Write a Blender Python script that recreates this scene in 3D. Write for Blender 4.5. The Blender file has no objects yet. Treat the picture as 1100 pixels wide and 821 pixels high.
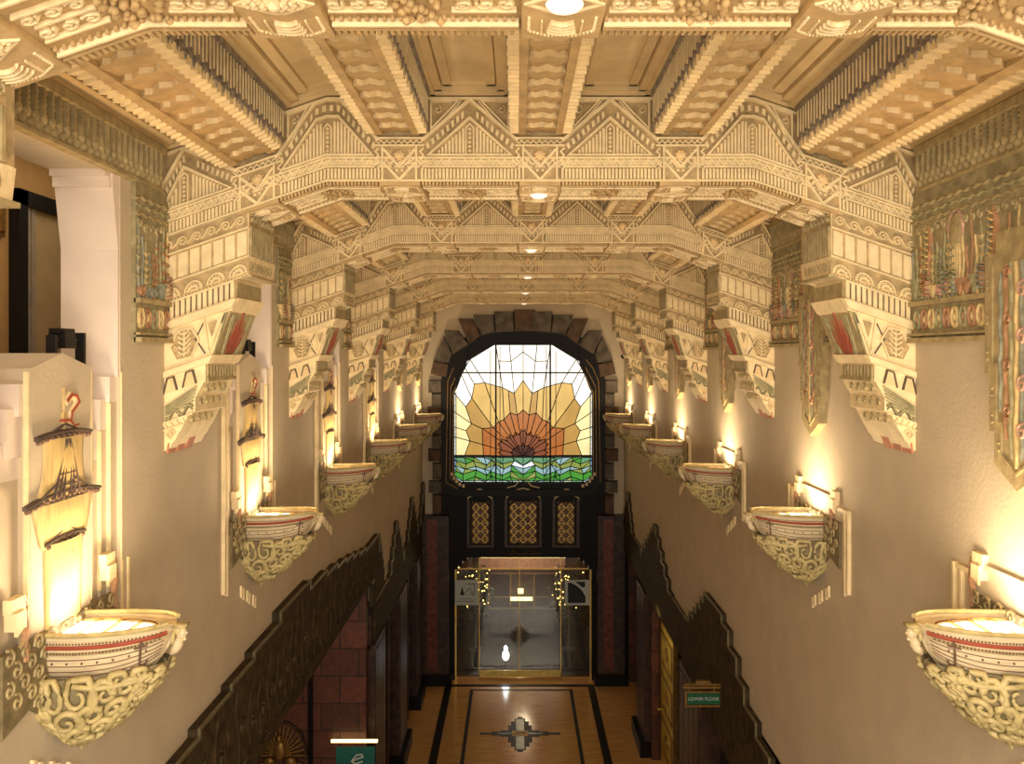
import bpy, bmesh, math, random
from math import sin, cos, pi, radians
random.seed(7)
SC = bpy.context.scene
COL = SC.collection
H = 8.23          # eye height above the hall floor
CAMX = -0.156     # camera a little left of the hall axis
HW = 2.56         # half width of the hall
PITCH = 3.2       # spacing of the ceiling arches
ARY = [2.60 + PITCH * i for i in range(6)]     # front faces of the arches
ARY = [2.50, 5.83, 9.03, 12.23, 15.43, 18.63]
TH = 0.62         # arch thickness
BAY = [4.53, 7.73, 10.93, 14.13, 17.33, 20.53]
ENDY = 21.75

# ------------------------------------------------------------------ materials
def lin(c):
    return tuple(((x/255.0)/12.92 if x/255.0 <= 0.04045 else ((x/255.0+0.055)/1.055)**2.4) for x in c)

def mat(name, col, rough=0.7, metal=0.0, var=0.12, scale=6.0, bump=0.0, bscale=60.0, spec=0.4, col2=None, stretch=None):
    m = bpy.data.materials.new(name); m.use_nodes = True
    nt = m.node_tree; b = nt.nodes['Principled BSDF']
    b.inputs['Roughness'].default_value = rough; b.inputs['Metallic'].default_value = metal
    b.inputs['Specular IOR Level'].default_value = spec
    tc = nt.nodes.new('ShaderNodeTexCoord'); n = nt.nodes.new('ShaderNodeTexNoise')
    n.inputs['Scale'].default_value = scale; n.inputs['Detail'].default_value = 5
    src = tc.outputs['Object']
    if stretch:
        mp = nt.nodes.new('ShaderNodeMapping'); mp.inputs['Scale'].default_value = stretch
        nt.links.new(src, mp.inputs['Vector']); src = mp.outputs['Vector']
    nt.links.new(src, n.inputs['Vector'])
    r = nt.nodes.new('ShaderNodeValToRGB'); l = lin(col)
    a = tuple(x*(1-var) for x in l) if col2 is None else lin(col2)
    c = tuple(min(1, x*(1+var)) for x in l) if col2 is None else l
    r.color_ramp.elements[0].position = 0.35; r.color_ramp.elements[1].position = 0.65
    r.color_ramp.elements[0].color = (*a, 1); r.color_ramp.elements[1].color = (*c, 1)
    nt.links.new(n.outputs['Fac'], r.inputs['Fac']); nt.links.new(r.outputs['Color'], b.inputs['Base Color'])
    if bump:
        n2 = nt.nodes.new('ShaderNodeTexNoise'); n2.inputs['Scale'].default_value = bscale; n2.inputs['Detail'].default_value = 4
        nt.links.new(src, n2.inputs['Vector'])
        bp = nt.nodes.new('ShaderNodeBump'); bp.inputs['Strength'].default_value = bump; bp.inputs['Distance'].default_value = 0.02
        nt.links.new(n2.outputs['Fac'], bp.inputs['Height']); nt.links.new(bp.outputs['Normal'], b.inputs['Normal'])
    return m

def emit(name, col, strength, base=None):
    m = bpy.data.materials.new(name); m.use_nodes = True
    b = m.node_tree.nodes['Principled BSDF']
    b.inputs['Base Color'].default_value = (*lin(base or col), 1)
    b.inputs['Emission Color'].default_value = (*lin(col), 1); b.inputs['Emission Strength'].default_value = strength
    return m

def brickmat(name, c1, c2, mortar, bw, bh, rough=0.4, ms=0.012, rot=(0, 0, 0)):
    m = bpy.data.materials.new(name); m.use_nodes = True
    nt = m.node_tree; b = nt.nodes['Principled BSDF']; b.inputs['Roughness'].default_value = rough
    tc = nt.nodes.new('ShaderNodeTexCoord'); mp = nt.nodes.new('ShaderNodeMapping'); mp.inputs['Rotation'].default_value = rot
    br = nt.nodes.new('ShaderNodeTexBrick'); br.inputs['Scale'].default_value = 1
    br.inputs['Brick Width'].default_value = bw; br.inputs['Row Height'].default_value = bh
    br.inputs['Mortar Size'].default_value = ms; br.inputs['Color1'].default_value = (*lin(c1), 1)
    br.inputs['Color2'].default_value = (*lin(c2), 1); br.inputs['Mortar'].default_value = (*lin(mortar), 1)
    nt.links.new(tc.outputs['Object'], mp.inputs['Vector']); nt.links.new(mp.outputs['Vector'], br.inputs['Vector'])
    n = nt.nodes.new('ShaderNodeTexNoise'); n.inputs['Scale'].default_value = 14; n.inputs['Detail'].default_value = 6
    nt.links.new(tc.outputs['Object'], n.inputs['Vector'])
    mx = nt.nodes.new('ShaderNodeMix'); mx.data_type = 'RGBA'; mx.blend_type = 'MULTIPLY'; mx.inputs['Factor'].default_value = 0.7
    rr = nt.nodes.new('ShaderNodeValToRGB'); rr.color_ramp.elements[0].position = 0.35; rr.color_ramp.elements[1].position = 0.65
    rr.color_ramp.elements[0].color = (0.45, 0.45, 0.45, 1); rr.color_ramp.elements[1].color = (1, 1, 1, 1)
    nt.links.new(n.outputs['Fac'], rr.inputs['Fac'])
    nt.links.new(br.outputs['Color'], mx.inputs['A']); nt.links.new(rr.outputs['Color'], mx.inputs['B'])
    nt.links.new(mx.outputs['Result'], b.inputs['Base Color'])
    return m

MT = {}
MT['wall'] = mat('tan_wall_paint', (200, 186, 162), 0.85, var=0.05, scale=3, bump=0.15, bscale=40)
MT['white'] = mat('pale_plaster', (226, 212, 200), 0.85, var=0.03)
MT['ceil'] = mat('ceiling_ochre', (214, 190, 144), 0.85, var=0.06, bump=0.1)
MT['cream'] = mat('cream_plaster', (234, 214, 170), 0.62, var=0.10, scale=9, bump=0.25, bscale=45)
MT['ground'] = mat('darker_plaster_ground', (178, 156, 116), 0.8, var=0.22, scale=14, bump=0.3)  # darker tone for the flat backgrounds behind the relief
MT['dark'] = mat('umber_ground', (92, 80, 66), 0.8, var=0.25, scale=14)  # dark tone for thin lines and the backing of the bracket flutes
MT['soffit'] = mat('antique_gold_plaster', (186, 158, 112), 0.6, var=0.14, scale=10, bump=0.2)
MT['pale'] = mat('pale_plaster_lit_steps', (226, 206, 164), 0.5, var=0.1, scale=20, bump=0.2)
MT['rose'] = mat('rose_tint', (190, 128, 100), 0.7)
MT['peach'] = mat('peach_rosette', (228, 200, 152), 0.6)
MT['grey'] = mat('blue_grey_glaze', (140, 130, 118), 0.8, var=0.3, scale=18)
MT['sea'] = mat('sea_frieze_ground', (154, 144, 112), 0.75, var=0.25, scale=12, bump=0.4)
MT['seaG'] = mat('weed_green', (158, 152, 114), 0.6, var=0.25, scale=20)
MT['seaO'] = mat('coral_orange', (172, 130, 96), 0.6, var=0.25, scale=20)
MT['seaY'] = mat('shell_yellow', (212, 188, 134), 0.55, var=0.2, scale=20)
MT['seaB'] = mat('faded_blue', (142, 144, 128), 0.6, var=0.25, scale=20)
MT['seaP'] = mat('shell_pink', (190, 152, 130), 0.6, var=0.25, scale=20)
MT['olive'] = mat('olive_gilt', (170, 154, 114), 0.6, var=0.2, scale=14, bump=0.2)
MT['wave'] = mat('wave_gilt', (186, 170, 120), 0.45, var=0.16, scale=20, bump=0.2)
MT['waved'] = mat('wave_ground_olive', (126, 114, 84), 0.7, var=0.25, scale=16)  # darker olive ground behind the wave scrolls
MT['hull'] = mat('hull_cream', (210, 192, 158), 0.55, var=0.12, scale=8, stretch=(1, 1, 14))
MT['red'] = mat('dull_red', (156, 74, 54), 0.6)
MT['brown'] = mat('brown_detail', (104, 78, 62), 0.6)
MT['sail'] = mat('gold_sail', (204, 178, 122), 0.5, var=0.15, scale=6, stretch=(1, 8, 1))
MT['spar'] = mat('dark_spar', (84, 72, 66), 0.6)
MT['stone'] = mat('charcoal_stone', (88, 80, 70), 0.7, var=0.4, scale=5, bump=0.5, bscale=25)
MT['stone2'] = mat('brown_stone', (84, 64, 48), 0.7, var=0.4, scale=5, bump=0.5, bscale=25)
MT['black'] = mat('black_marble', (15, 12, 10), 0.45, var=0.4, scale=10, spec=.15)
MT['lead'] = mat('black_lead', (12, 12, 12), 0.5)
MT['dkmarble'] = mat('dark_brown_marble', (58, 38, 28), 0.35, var=0.5, scale=7, bump=0.1)
MT['bronze'] = mat('patinated_bronze', (66, 55, 38), 0.75, 0.0, var=0.4, spec=.15, scale=9, bump=0.3)
MT['bronze2'] = mat('bronze_relief', (120, 112, 84), 0.45, 0.3, var=0.3, scale=14)
MT['redm'] = brickmat('red_marble_blocks', (108, 58, 40), (80, 42, 30), (40, 20, 14), 0.6, 0.44, 0.5, rot=(pi/2, 0, 0))
MT['brass'] = mat('brass', (214, 178, 96), 0.3, 0.7, var=0.1)
MT['brassd'] = mat('aged_brass', (140, 108, 58), 0.4, 0.6, var=0.3, scale=20)
MT['teal'] = mat('teal_board', (20, 92, 88), 0.6)
MT['green'] = mat('sign_green', (16, 84, 56), 0.5)
MT['iron'] = mat('black_iron', (16, 15, 15), 0.5)
MT['steel'] = mat('grey_frame', (150, 140, 124), 0.5)
MT['mezz'] = mat('mezzanine_tan', (176, 140, 88), 0.85, var=0.05)
MT['door'] = mat('door_tan', (172, 150, 112), 0.7, var=0.05)
MT['leaf'] = mat('dark_leaf', (50, 66, 28), 0.5, var=0.4, scale=30)
MT['pot'] = mat('dark_pot', (50, 40, 34), 0.5)
MT['lens'] = emit('lit_lamp_glass', (255, 244, 226), 9.0)
MT['lens2'] = emit('lit_lamp_amber', (255, 236, 205), 4.5)
MT['bulb'] = emit('white_glint', (255, 255, 255), 14.0)
MT['bulb2'] = emit('warm_tube', (255, 226, 150), 3.0)
MT['fairy'] = emit('fairy_light', (255, 206, 110), 6.0)
MT['globe'] = emit('white_globe', (255, 252, 246), .35)
MT['paper'] = mat('pale_notice', (190, 196, 190), 0.7, var=0.03)
MT['vfloor'] = mat('dark_vestibule_floor', (40, 30, 24), 0.7, var=.3, spec=.1)
MT['kick'] = mat('polished_pale_brass', (232, 208, 120), 0.4)
MT['pink'] = mat('vestibule_plaster', (196, 150, 126), 0.8)

def floor_mat():
    m = bpy.data.materials.new('tan_floor'); m.use_nodes = True
    nt = m.node_tree; b = nt.nodes['Principled BSDF']; b.inputs['Roughness'].default_value = 0.16
    tc = nt.nodes.new('ShaderNodeTexCoord'); mp = nt.nodes.new('ShaderNodeMapping')
    mp.inputs['Scale'].default_value = (1.2, 26, 1); n = nt.nodes.new('ShaderNodeTexNoise'); n.inputs['Scale'].default_value = 1.5
    n.inputs['Detail'].default_value = 6; r = nt.nodes.new('ShaderNodeValToRGB')
    r.color_ramp.elements[0].position = 0.3; r.color_ramp.elements[1].position = 0.72
    r.color_ramp.elements[0].color = (*lin((168, 122, 66)), 1); r.color_ramp.elements[1].color = (*lin((214, 168, 104)), 1)
    nt.links.new(tc.outputs['Object'], mp.inputs['Vector']); nt.links.new(mp.outputs['Vector'], n.inputs['Vector'])
    nt.links.new(n.outputs['Fac'], r.inputs['Fac']); nt.links.new(r.outputs['Color'], b.inputs['Base Color'])
    return m
MT['floor'] = floor_mat()
def glass_mat():
    m = bpy.data.materials.new('door_glass'); m.use_nodes = True; nt = m.node_tree
    nt.nodes.remove(nt.nodes['Principled BSDF']); out = nt.nodes['Material Output']
    t = nt.nodes.new('ShaderNodeBsdfTransparent'); g = nt.nodes.new('ShaderNodeBsdfGlossy'); g.inputs['Roughness'].default_value = 0.02
    t.inputs['Color'].default_value = (0.9, 0.93, 0.9, 1)
    mx = nt.nodes.new('ShaderNodeMixShader'); mx.inputs['Fac'].default_value = 0.05
    nt.links.new(t.outputs[0], mx.inputs[1]); nt.links.new(g.outputs[0], mx.inputs[2]); nt.links.new(mx.outputs[0], out.inputs['Surface'])
    return m
MT['glass'] = glass_mat()

# ------------------------------------------------------------------ mesh builder
CUTS = (-1.45, 1.45)
class M:
    """Collects shapes given in local (a, b, d) coordinates; mp maps them to x, y, z."""
    def __init__(s, mp=None, cut=False):
        s.v = []; s.f = []; s.m = []; s.mp = mp or (lambda a, b, d: (a, b, d)); s.cut = cut; s.cm = 0
    def mat(s, i): s.cm = i; return s
    def P(s, a, b, d): s.v.append(s.mp(a, b, d)); return len(s.v) - 1
    def R(s, x, y, z): s.v.append((x, y, z)); return len(s.v) - 1
    def F(s, *i): s.f.append(tuple(i)); s.m.append(s.cm)
    def _c(s, pts, closed):
        if not s.cut: return list(pts)
        o = []; n = len(pts)
        for i in range(n if closed else n - 1):
            p, q = pts[i], pts[(i+1) % n]; o.append(p)
            t = []
            for c in CUTS:
                if (p[0]-c)*(q[0]-c) < -1e-9: t.append((c-p[0])/(q[0]-p[0]))
            for k in sorted(t): o.append((p[0]+(q[0]-p[0])*k, p[1]+(q[1]-p[1])*k))
        if not closed: o.append(pts[-1])
        return o
    def prism(s, poly, d0, d1, ch=0.0):
        poly = s._c(poly, True); n = len(poly)
        A = [s.P(a, b, d0) for a, b in poly]
        if ch:
            ca = sum(p[0] for p in poly)/n; cb = sum(p[1] for p in poly)/n
            B = [s.P(a, b, d0+(d1-d0)*0.5) for a, b in poly]
            top = []
            for a, b in poly:
                L = math.hypot(a-ca, b-cb) or 1; k = max(0, (L-ch)/L); top.append((ca+(a-ca)*k, cb+(b-cb)*k))
            Cc = [s.P(a, b, d1) for a, b in top]; rings = [A, B, Cc]
        else:
            rings = [A, [s.P(a, b, d1) for a, b in poly]]
        for r0, r1 in zip(rings, rings[1:]):
            for i in range(n): s.F(r0[i], r0[(i+1) % n], r1[(i+1) % n], r1[i])
        s.F(*reversed(rings[0])); s.F(*rings[-1]); return s
    def box(s, a0, a1, b0, b1, d0, d1, ch=0.0):
        if s.cut:
            xs = [a0]+[c for c in CUTS if min(a0, a1) < c < max(a0, a1)]+[a1]
            for i in range(len(xs)-1): s.prism([(xs[i], b0), (xs[i+1], b0), (xs[i+1], b1), (xs[i], b1)], d0, d1, ch)
            return s
        return s.prism([(a0, b0), (a1, b0), (a1, b1), (a0, b1)], d0, d1, ch)
    def path(s, pts, w, d0, d1, closed=False, rnd=False, taper=None):
        pts = s._c(pts, closed); n = len(pts)
        if n < 2: return s
        prof = [(-.5, 0), (-.42, .6), (-.18, .95), (.18, .95), (.42, .6), (.5, 0)] if rnd else [(-.5, 0), (-.5, 1), (.5, 1), (.5, 0)]
        rows = []
        for i in range(n):
            p = pts[i]; a = pts[i-1] if (i or closed) else None; b = pts[(i+1) % n] if (i < n-1 or closed) else None
            def nrm(u, v):
                dx, dy = v[0]-u[0], v[1]-u[1]; L = math.hypot(dx, dy) or 1; return (-dy/L, dx/L)
            if a is None: m = nrm(p, b); k = 1
            elif b is None: m = nrm(a, p); k = 1
            else:
                n1, n2 = nrm(a, p), nrm(p, b); m = (n1[0]+n2[0], n1[1]+n2[1]); L = math.hypot(*m)
                if L < 1e-6: m = n1; k = 1
                else: m = (m[0]/L, m[1]/L); k = min(2.0, 1/max(0.35, m[0]*n1[0]+m[1]*n1[1]))
            ww = w*(taper(i/(n-1)) if taper else 1)
            rows.append([s.P(p[0]+m[0]*c*ww*k, p[1]+m[1]*c*ww*k, d0+(d1-d0)*h) for c, h in prof])
        q = len(prof)
        for i in range(n if closed else n-1):
            r0, r1 = rows[i], rows[(i+1) % n]
            for j in range(q-1): s.F(r0[j], r0[j+1], r1[j+1], r1[j])
            s.F(r0[q-1], r0[0], r1[0], r1[q-1])
        if not closed: s.F(*rows[0]); s.F(*reversed(rows[-1]))
        return s
    def spiral(s, ca, cb, r, w, d0, d1, turns=1.6, ph=0, sg=1, n=16, tail=None):
        pts = []
        for i in range(n+1):
            t = i/n; rr = r*(0.12+0.88*t); an = ph+sg*2*pi*turns*t
            pts.append((ca+rr*cos(an), cb+rr*sin(an)))
        if tail: pts.append(tail)
        s.path(pts, w, d0, d1, rnd=True); return s
    def dome(s, ca, cb, ra, d0, h, rb=None, n=12, k=3):
        rb = rb or ra; prev = [s.P(ca+ra*cos(2*pi*i/n), cb+rb*sin(2*pi*i/n), d0) for i in range(n)]; base = prev
        for j in range(1, k):
            t = j/k*pi/2
            cur = [s.P(ca+ra*cos(t)*cos(2*pi*i/n), cb+rb*cos(t)*sin(2*pi*i/n), d0+h*sin(t)) for i in range(n)]
            for i in range(n): s.F(prev[i], prev[(i+1) % n], cur[(i+1) % n], cur[i])
            prev = cur
        c = s.P(ca, cb, d0+h)
        for i in range(n): s.F(prev[i], prev[(i+1) % n], c)
        s.F(*reversed(base)); return s
    def tube(s, pts, r, n=8):
        """3D tube through mapped points; r number or list"""
        from mathutils import Vector
        P = [Vector(s.mp(*p)) for p in pts]; rows = []
        for i, p in enumerate(P):
            d = (P[min(i+1, len(P)-1)]-P[max(i-1, 0)]); d.normalize()
            u = d.cross(Vector((0, 0, 1)))
            if u.length < 0.2: u = d.cross(Vector((0, 1, 0)))
            u.normalize(); w = d.cross(u); rr = r[i] if isinstance(r, (list, tuple)) else r
            rows.append([s.R(*(p+u*cos(2*pi*j/n)*rr+w*sin(2*pi*j/n)*rr)) for j in range(n)])
        for r0, r1 in zip(rows, rows[1:]):
            for j in range(n): s.F(r0[j], r0[(j+1) % n], r1[(j+1) % n], r1[j])
        s.F(*reversed(rows[0])); s.F(*rows[-1]); return s
    def ball(s, x, y, z, rx, ry, rz, n=12, k=8):
        rows = []
        for j in range(1, k):
            t = pi*j/k
            rows.append([s.P(x+rx*sin(t)*cos(2*pi*i/n), y+ry*sin(t)*sin(2*pi*i/n), z+rz*cos(t)) for i in range(n)])
        a = s.P(x, y, z+rz); b = s.P(x, y, z-rz)
        for r0, r1 in zip(rows, rows[1:]):
            for i in range(n): s.F(r0[i], r0[(i+1) % n], r1[(i+1) % n], r1[i])
        for i in range(n): s.F(a, rows[0][(i+1) % n], rows[0][i]); s.F(b, rows[-1][i], rows[-1][(i+1) % n])
        return s
    def build(s, name, mats, parent=None, smooth=False, loc=None):
        me = bpy.data.meshes.new(name); me.from_pydata(s.v, [], s.f)
        if not isinstance(mats, (list, tuple)): mats = [mats]
        for m in mats: me.materials.append(MT[m] if isinstance(m, str) else m)
        if len(mats) > 1: me.polygons.foreach_set('material_index', s.m)
        bm = bmesh.new(); bm.from_mesh(me); bmesh.ops.recalc_face_normals(bm, faces=bm.faces); bm.to_mesh(me); bm.free()
        if smooth:
            me.polygons.foreach_set('use_smooth', [True]*len(me.polygons))
        o = bpy.data.objects.new(name, me); COL.objects.link(o)
        if parent: o.parent = parent
        if loc: o.location = loc
        return o

def tag(o, label=None, cat=None, group=None, kind=None):
    if label: o['label'] = label
    if cat: o['category'] = cat
    if group: o['group'] = group
    if kind: o['kind'] = kind
    return o
def thing(name, label, cat, loc=(0, 0, 0), rz=0, group=None):
    o = bpy.data.objects.new(name, None); o.empty_display_size = 0.2; COL.objects.link(o)
    o.location = loc; o.rotation_euler = (0, 0, rz); return tag(o, label, cat, group)
def dup(root, loc=None, rz=None, label=None, group=None, skip=()):
    def cp(o, par):
        c = o.copy(); COL.objects.link(c); c.parent = par
        for ch in list(o.children):
            if ch.name.split('.')[0] not in skip: cp(ch, c)
        return c
    r = cp(root, None)
    if loc is not None: r.location = loc
    if rz is not None: r.rotation_euler = (0, 0, rz)
    if label: r['label'] = label
    if group: r['group'] = group
    return r
def struct(name, m, mats, label=None, **k):
    o = m.build(name, mats, **k); o['kind'] = 'structure'
    if label: o['label'] = label
    return o
ORD = ['nearest', 'second', 'third', 'fourth', 'fifth', 'sixth']

# ------------------------------------------------------------------ camera
cam = bpy.data.cameras.new('camera'); co = bpy.data.objects.new('camera', cam); COL.objects.link(co)
cam.sensor_width = 36; cam.lens = 920/1100*36; cam.shift_x = -(555.4-550)/1100; cam.shift_y = (382-410.5)/1100
co.location = (CAMX, 0, H); co.rotation_euler = (pi/2, 0, 0); cam.clip_start = 0.05; SC.camera = co

# ------------------------------------------------------------------ arches
def shear(a):
    a = abs(a); return -0.345*max(0, a-1.45)
RIBS = [-1.92, -0.955, 0, 0.955, 1.92]
B0, T0 = 1.185, 1.755
fmap = lambda a, b, d: (a, -d, b+shear(a))
smap = lambda a, b, d: (a, b, B0+shear(a)-d)

def make_arch():
    root = thing('ceiling_arch', 'x', 'arch', (0, ARY[0], H), group='carved plaster arches crossing the ceiling')
    # core
    m = M(fmap)
    xs = [-HW-.02, -1.45, 1.45, HW+.02]
    for i in range(3): m.box(xs[i], xs[i+1], B0+0.012, T0+0.09, -TH+0.012, -0.012)
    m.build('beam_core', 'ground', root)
    # fluted band along the bottom of the face
    m = M(fmap, True)
    m.box(-HW, HW, B0, B0+0.012, -.02, 0.012); m.box(-HW, HW, B0+.092, B0+.104, -.02, 0.016)
    a = -HW+0.01
    while a < HW:
        if min(abs(a-r) for r in RIBS) > 0.13: m.box(a, a+0.017, B0+0.014, B0+0.09, -.02, 0.010, ch=0.004)
        a += 0.0245
    m.build('fluted_band', 'cream', root)
    # zigzag band
    m = M(fmap, True)
    m.box(-HW, HW, B0+.152, B0+.166, -.02, 0.014)
    a = -HW
    pts = []
    k = 0
    while a < HW:
        pts.append((a, B0+(.110 if k % 2 else .146))); a += 0.027; k += 1
    m.path(pts, 0.013, -.015, 0.01)
    m.box(-HW, HW, B0+.104, B0+.150, -.02, -0.006)
    m.build('zigzag_band', 'cream', root)
    # triangles
    yb = B0+.166
    tt = T0-0.015
    def tri(L, A, B, Rr, mode):
        """L,Rr base corners a ; A,B top corners"""
        g = M(fmap, True)
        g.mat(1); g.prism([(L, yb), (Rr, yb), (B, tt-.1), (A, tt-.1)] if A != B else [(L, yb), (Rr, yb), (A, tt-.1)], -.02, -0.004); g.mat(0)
        outer = [(L-.035, yb+.11), (A-.0, tt), (B+.0, tt), (Rr+.035, yb+.11)] if A != B else [(L-.035, yb+.11), (A, tt), (Rr+.035, yb+.11)]
        def inset(pts, o):
            ca = (L+Rr)/2; r = []
            for p in pts: r.append(p)
            return r
        inner = [(L+.01, yb+.012), (A+.01, tt-.115), (B-.01, tt-.115), (Rr-.01, yb+.012)] if A != B else [(L+.01, yb+.012), (A, tt-.125), (Rr-.01, yb+.012)]
        g.path(outer, 0.022, -.02, 0.022); g.path(inner, 0.018, -.02, 0.022, closed=True)
        # dashes between outer and inner line
        def at(pts, t):
            Ls = [math.dist(pts[i], pts[i+1]) for i in range(len(pts)-1)]; tot = sum(Ls); x = t*tot
            for i, l in enumerate(Ls):
                if x <= l or i == len(Ls)-1: return (pts[i][0]+(pts[i+1][0]-pts[i][0])*x/l, pts[i][1]+(pts[i+1][1]-pts[i][1])*x/l)
                x -= l
        innr = inner
        for j in range(18):
            p = at(outer, (j+.3)/18); q = at(outer, (j+.8)/18)
            p2 = at(innr, (j+.3)/18); q2 = at(innr, (j+.8)/18)
            mid = lambda u, v, k: (u[0]*(1-k)+v[0]*k, u[1]*(1-k)+v[1]*k)
            if j in (8, 9) and A == B: continue
            g.prism([mid(p, p2, .32), mid(q, q2, .32), mid(q, q2, .68), mid(p, p2, .68)], -.02, 0.012)
        # inner flutes
        def topat(x):
            if A == B: k = (x-L)/(A-L) if x < A else (Rr-x)/(Rr-A)
            else: k = (x-L)/(A-L) if x < A else (1 if x < B else (Rr-x)/(Rr-B))
            return yb+(tt-.13-yb)*max(0, min(1, k))
        x = L+.05
        cc = (A+B)/2
        while x < Rr-.04:
            t = topat(x)-.015
            if t > yb+.035 and abs(x-cc) > 0.04: g.box(x, x+.016, yb+.022, t, -.015, 0.008, ch=.004)
            x += .0235
        # centre stem
        g.path([(cc-.026, yb+.02), (cc-.026, tt-.19), (cc, tt-.165), (cc+.026, tt-.19), (cc+.026, yb+.02)], .01, -.02, .012)
        for z in range(6): g.prism([(cc-.012, yb+.04+z*.03), (cc, yb+.028+z*.03), (cc+.012, yb+.04+z*.03), (cc, yb+.052+z*.03)], -.02, .01)
        g.build('triangle_panel', ['cream', 'ground'], root)
    for sgn in (-1, 1):
        tri(sgn*.4775-.29, sgn*.4775, sgn*.4775, sgn*.4775+.29, 0)
        if sgn > 0:
            tri(1.13, 1.36, 1.53, 1.76, 1); tri(2.09, 2.42, 2.42, 2.58, 2)
        else:
            tri(-1.76, -1.53, -1.36, -1.13, 1); tri(-2.58, -2.42, -2.42, -2.09, 2)
    # corner triangles beside the apexes
    g = M(fmap, True); g2 = M(fmap, True)
    for s_ in (-1, 1):
        for (e, f, sd) in ((.215, .40, 1), (.74, .555, -1), (1.17, 1.31, 1), (1.71, 1.58, -1), (2.13, 2.31, 1)):
            P3 = [(s_*e, tt-.01), (s_*f, tt-.01), (s_*e, tt-.20)]
            g.path(P3, .014, -.02, .02, closed=True)
            c = (s_*(e+.045*sd), tt-.065)
            g.spiral(c[0], c[1], .03, .009, -.01, .012, turns=1.2, n=9)
            P4 = [(s_*(f+.05*sd), tt-.01), (s_*(e), tt-.265)]
            g.path([(s_*(f+.02*sd), tt-.01), (s_*e, tt-.235)], .010, -.02, .012)
    g.box(-HW, HW, T0-.018, T0+.0, -.02, .02)
    g.build('corner_relief', 'cream', root)
    # medallions at the ribs
    for r in RIBS:
        g = M(fmap, True)
        t0, t1 = B0-.004, B0+.235
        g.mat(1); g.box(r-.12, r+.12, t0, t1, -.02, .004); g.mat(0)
        for w0 in (-.122, .108): g.box(r+w0, r+w0+.014, t0, t1, -.02, .026)
        g.box(r-.17, r+.17, t1, t1+.012, -.02, .026); g.box(r-.17, r+.17, t1+.05, t1+.062, -.02, .026)
        g.path([(r-.165+.02*i, t1+(.02 if i % 2 else .042)) for i in range(17)], .009, -.01, .014)
        g.path([(r-.108, t1-.02), (r, t0+.10), (r+.108, t1-.02)], .018, -.01, .026)
        g.path([(r-.108, t1-.11), (r, t0+.012), (r+.108, t1-.11)], .018, -.01, .026)
        for sgn in (-1, 1):
            for j in range(4):
                x = r+sgn*(.018+.025*j); z = t0+.065+.024*j+.004
                g.prism([(x-.008, z), (x+.008, z), (x+.008, z+.018), (x-.008, z+.018)], -.01, .016)
            g.path([(r+sgn*.152+.012*(-1)**i, t1-.01-.024*i) for i in range(7)], .011, -.01, .016)
            g.spiral(r+sgn*.075, t1-.03, .02, .008, 0, .016, turns=1.1, n=8)
        md = g.build('medallion', ['cream', 'ground'], root)
        h = M(fmap, True)
        c = (r, t1-.06)
        pts = [(c[0]+(.045 if i % 2 else .034)*cos(2*pi*i/16), c[1]+(.042 if i % 2 else .032)*sin(2*pi*i/16)) for i in range(16)]
        h.prism(pts, 0, .03, ch=.012); h.dome(c[0], c[1], .018, .03, .01, n=8, k=2)
        o = h.build('rosette', 'peach', md); o['label'] = 'peach coloured rosette'
    # soffit
    g = M(smap, True)
    g.mat(2)
    for i in range(3): g.box(xs[i], xs[i+1], 0, TH, -.02, 0)
    segs = []
    e = sorted([-2.02]+RIBS+[2.02])
    for i in range(4): segs.append((RIBS[i]+.15, RIBS[i+1]-.15))
    for (p, q) in segs:
        for yy, sg in ((0, 1), (TH, -1)):
            # rope / dentil strip near the edge and two bars
            x = p
            g.mat(0)
            while x < q-.01:
                g.box(x, x+.016, yy+sg*.004, yy+sg*.055, 0, .022, ch=.005); x += .024
            g.box(p, q, yy+sg*.062, yy+sg*.074, 0, .026)
            x = p
            while x < q-.03:
                g.mat(3 if int((x-p)/.07) % 2 else 1); g.box(x, x+.05, yy+sg*.082, yy+sg*.098, 0, .012); x += .055
            g.mat(1); g.box(p, q, yy+sg*.104, yy+sg*.116, 0, .03)
            x = p; g.mat(0)
            while x < q-.01:
                g.box(x, x+.012, yy+sg*.122, yy+sg*.14, 0, .016); x += .03
        mid = (p+q)/2
        g.mat(1)
        for sd in (-1, 1):
            for rw in (TH/2-.055, TH/2+.055):
                for kx in range(3):
                    cx = mid+sd*(.14+kx*.075)
                    if p+.03 < cx < q-.03: g.spiral(cx, rw, .032, .013, 0, .018, turns=1.4, ph=kx, sg=sd, n=12)
            if True:
                g.path([(mid+sd*.1, TH/2), (mid+sd*.3, TH/2)], .012, 0, .016)
                g.path([(mid+sd*.1, TH/2-.1), (mid+sd*.32, TH/2-.1)], .010, 0, .02); g.path([(mid+sd*.1, TH/2+.1), (mid+sd*.32, TH/2+.1)], .010, 0, .02)
    g.build('soffit_panel', ['soffit', 'pale', 'soffit', 'rose'], root)
    for i, (p, q) in enumerate(segs):
        mid = (p+q)/2; g = M(smap, True); rc = random.Random(11+i)
        for k in range(58):
            v = .04+(TH-.08)*((k*.618) % 1); wmax = .085*(1-abs(v/TH-.5)*1.1)+.012; u = rc.uniform(-1, 1)*wmax
            r = rc.uniform(.012, .022); g.dome(mid+u, v, r, 0, rc.uniform(.018, .034), rb=r*rc.uniform(.9, 1.5), n=7, k=2)
        o = g.build('shell_cluster', 'soffit', root, smooth=True)
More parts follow.
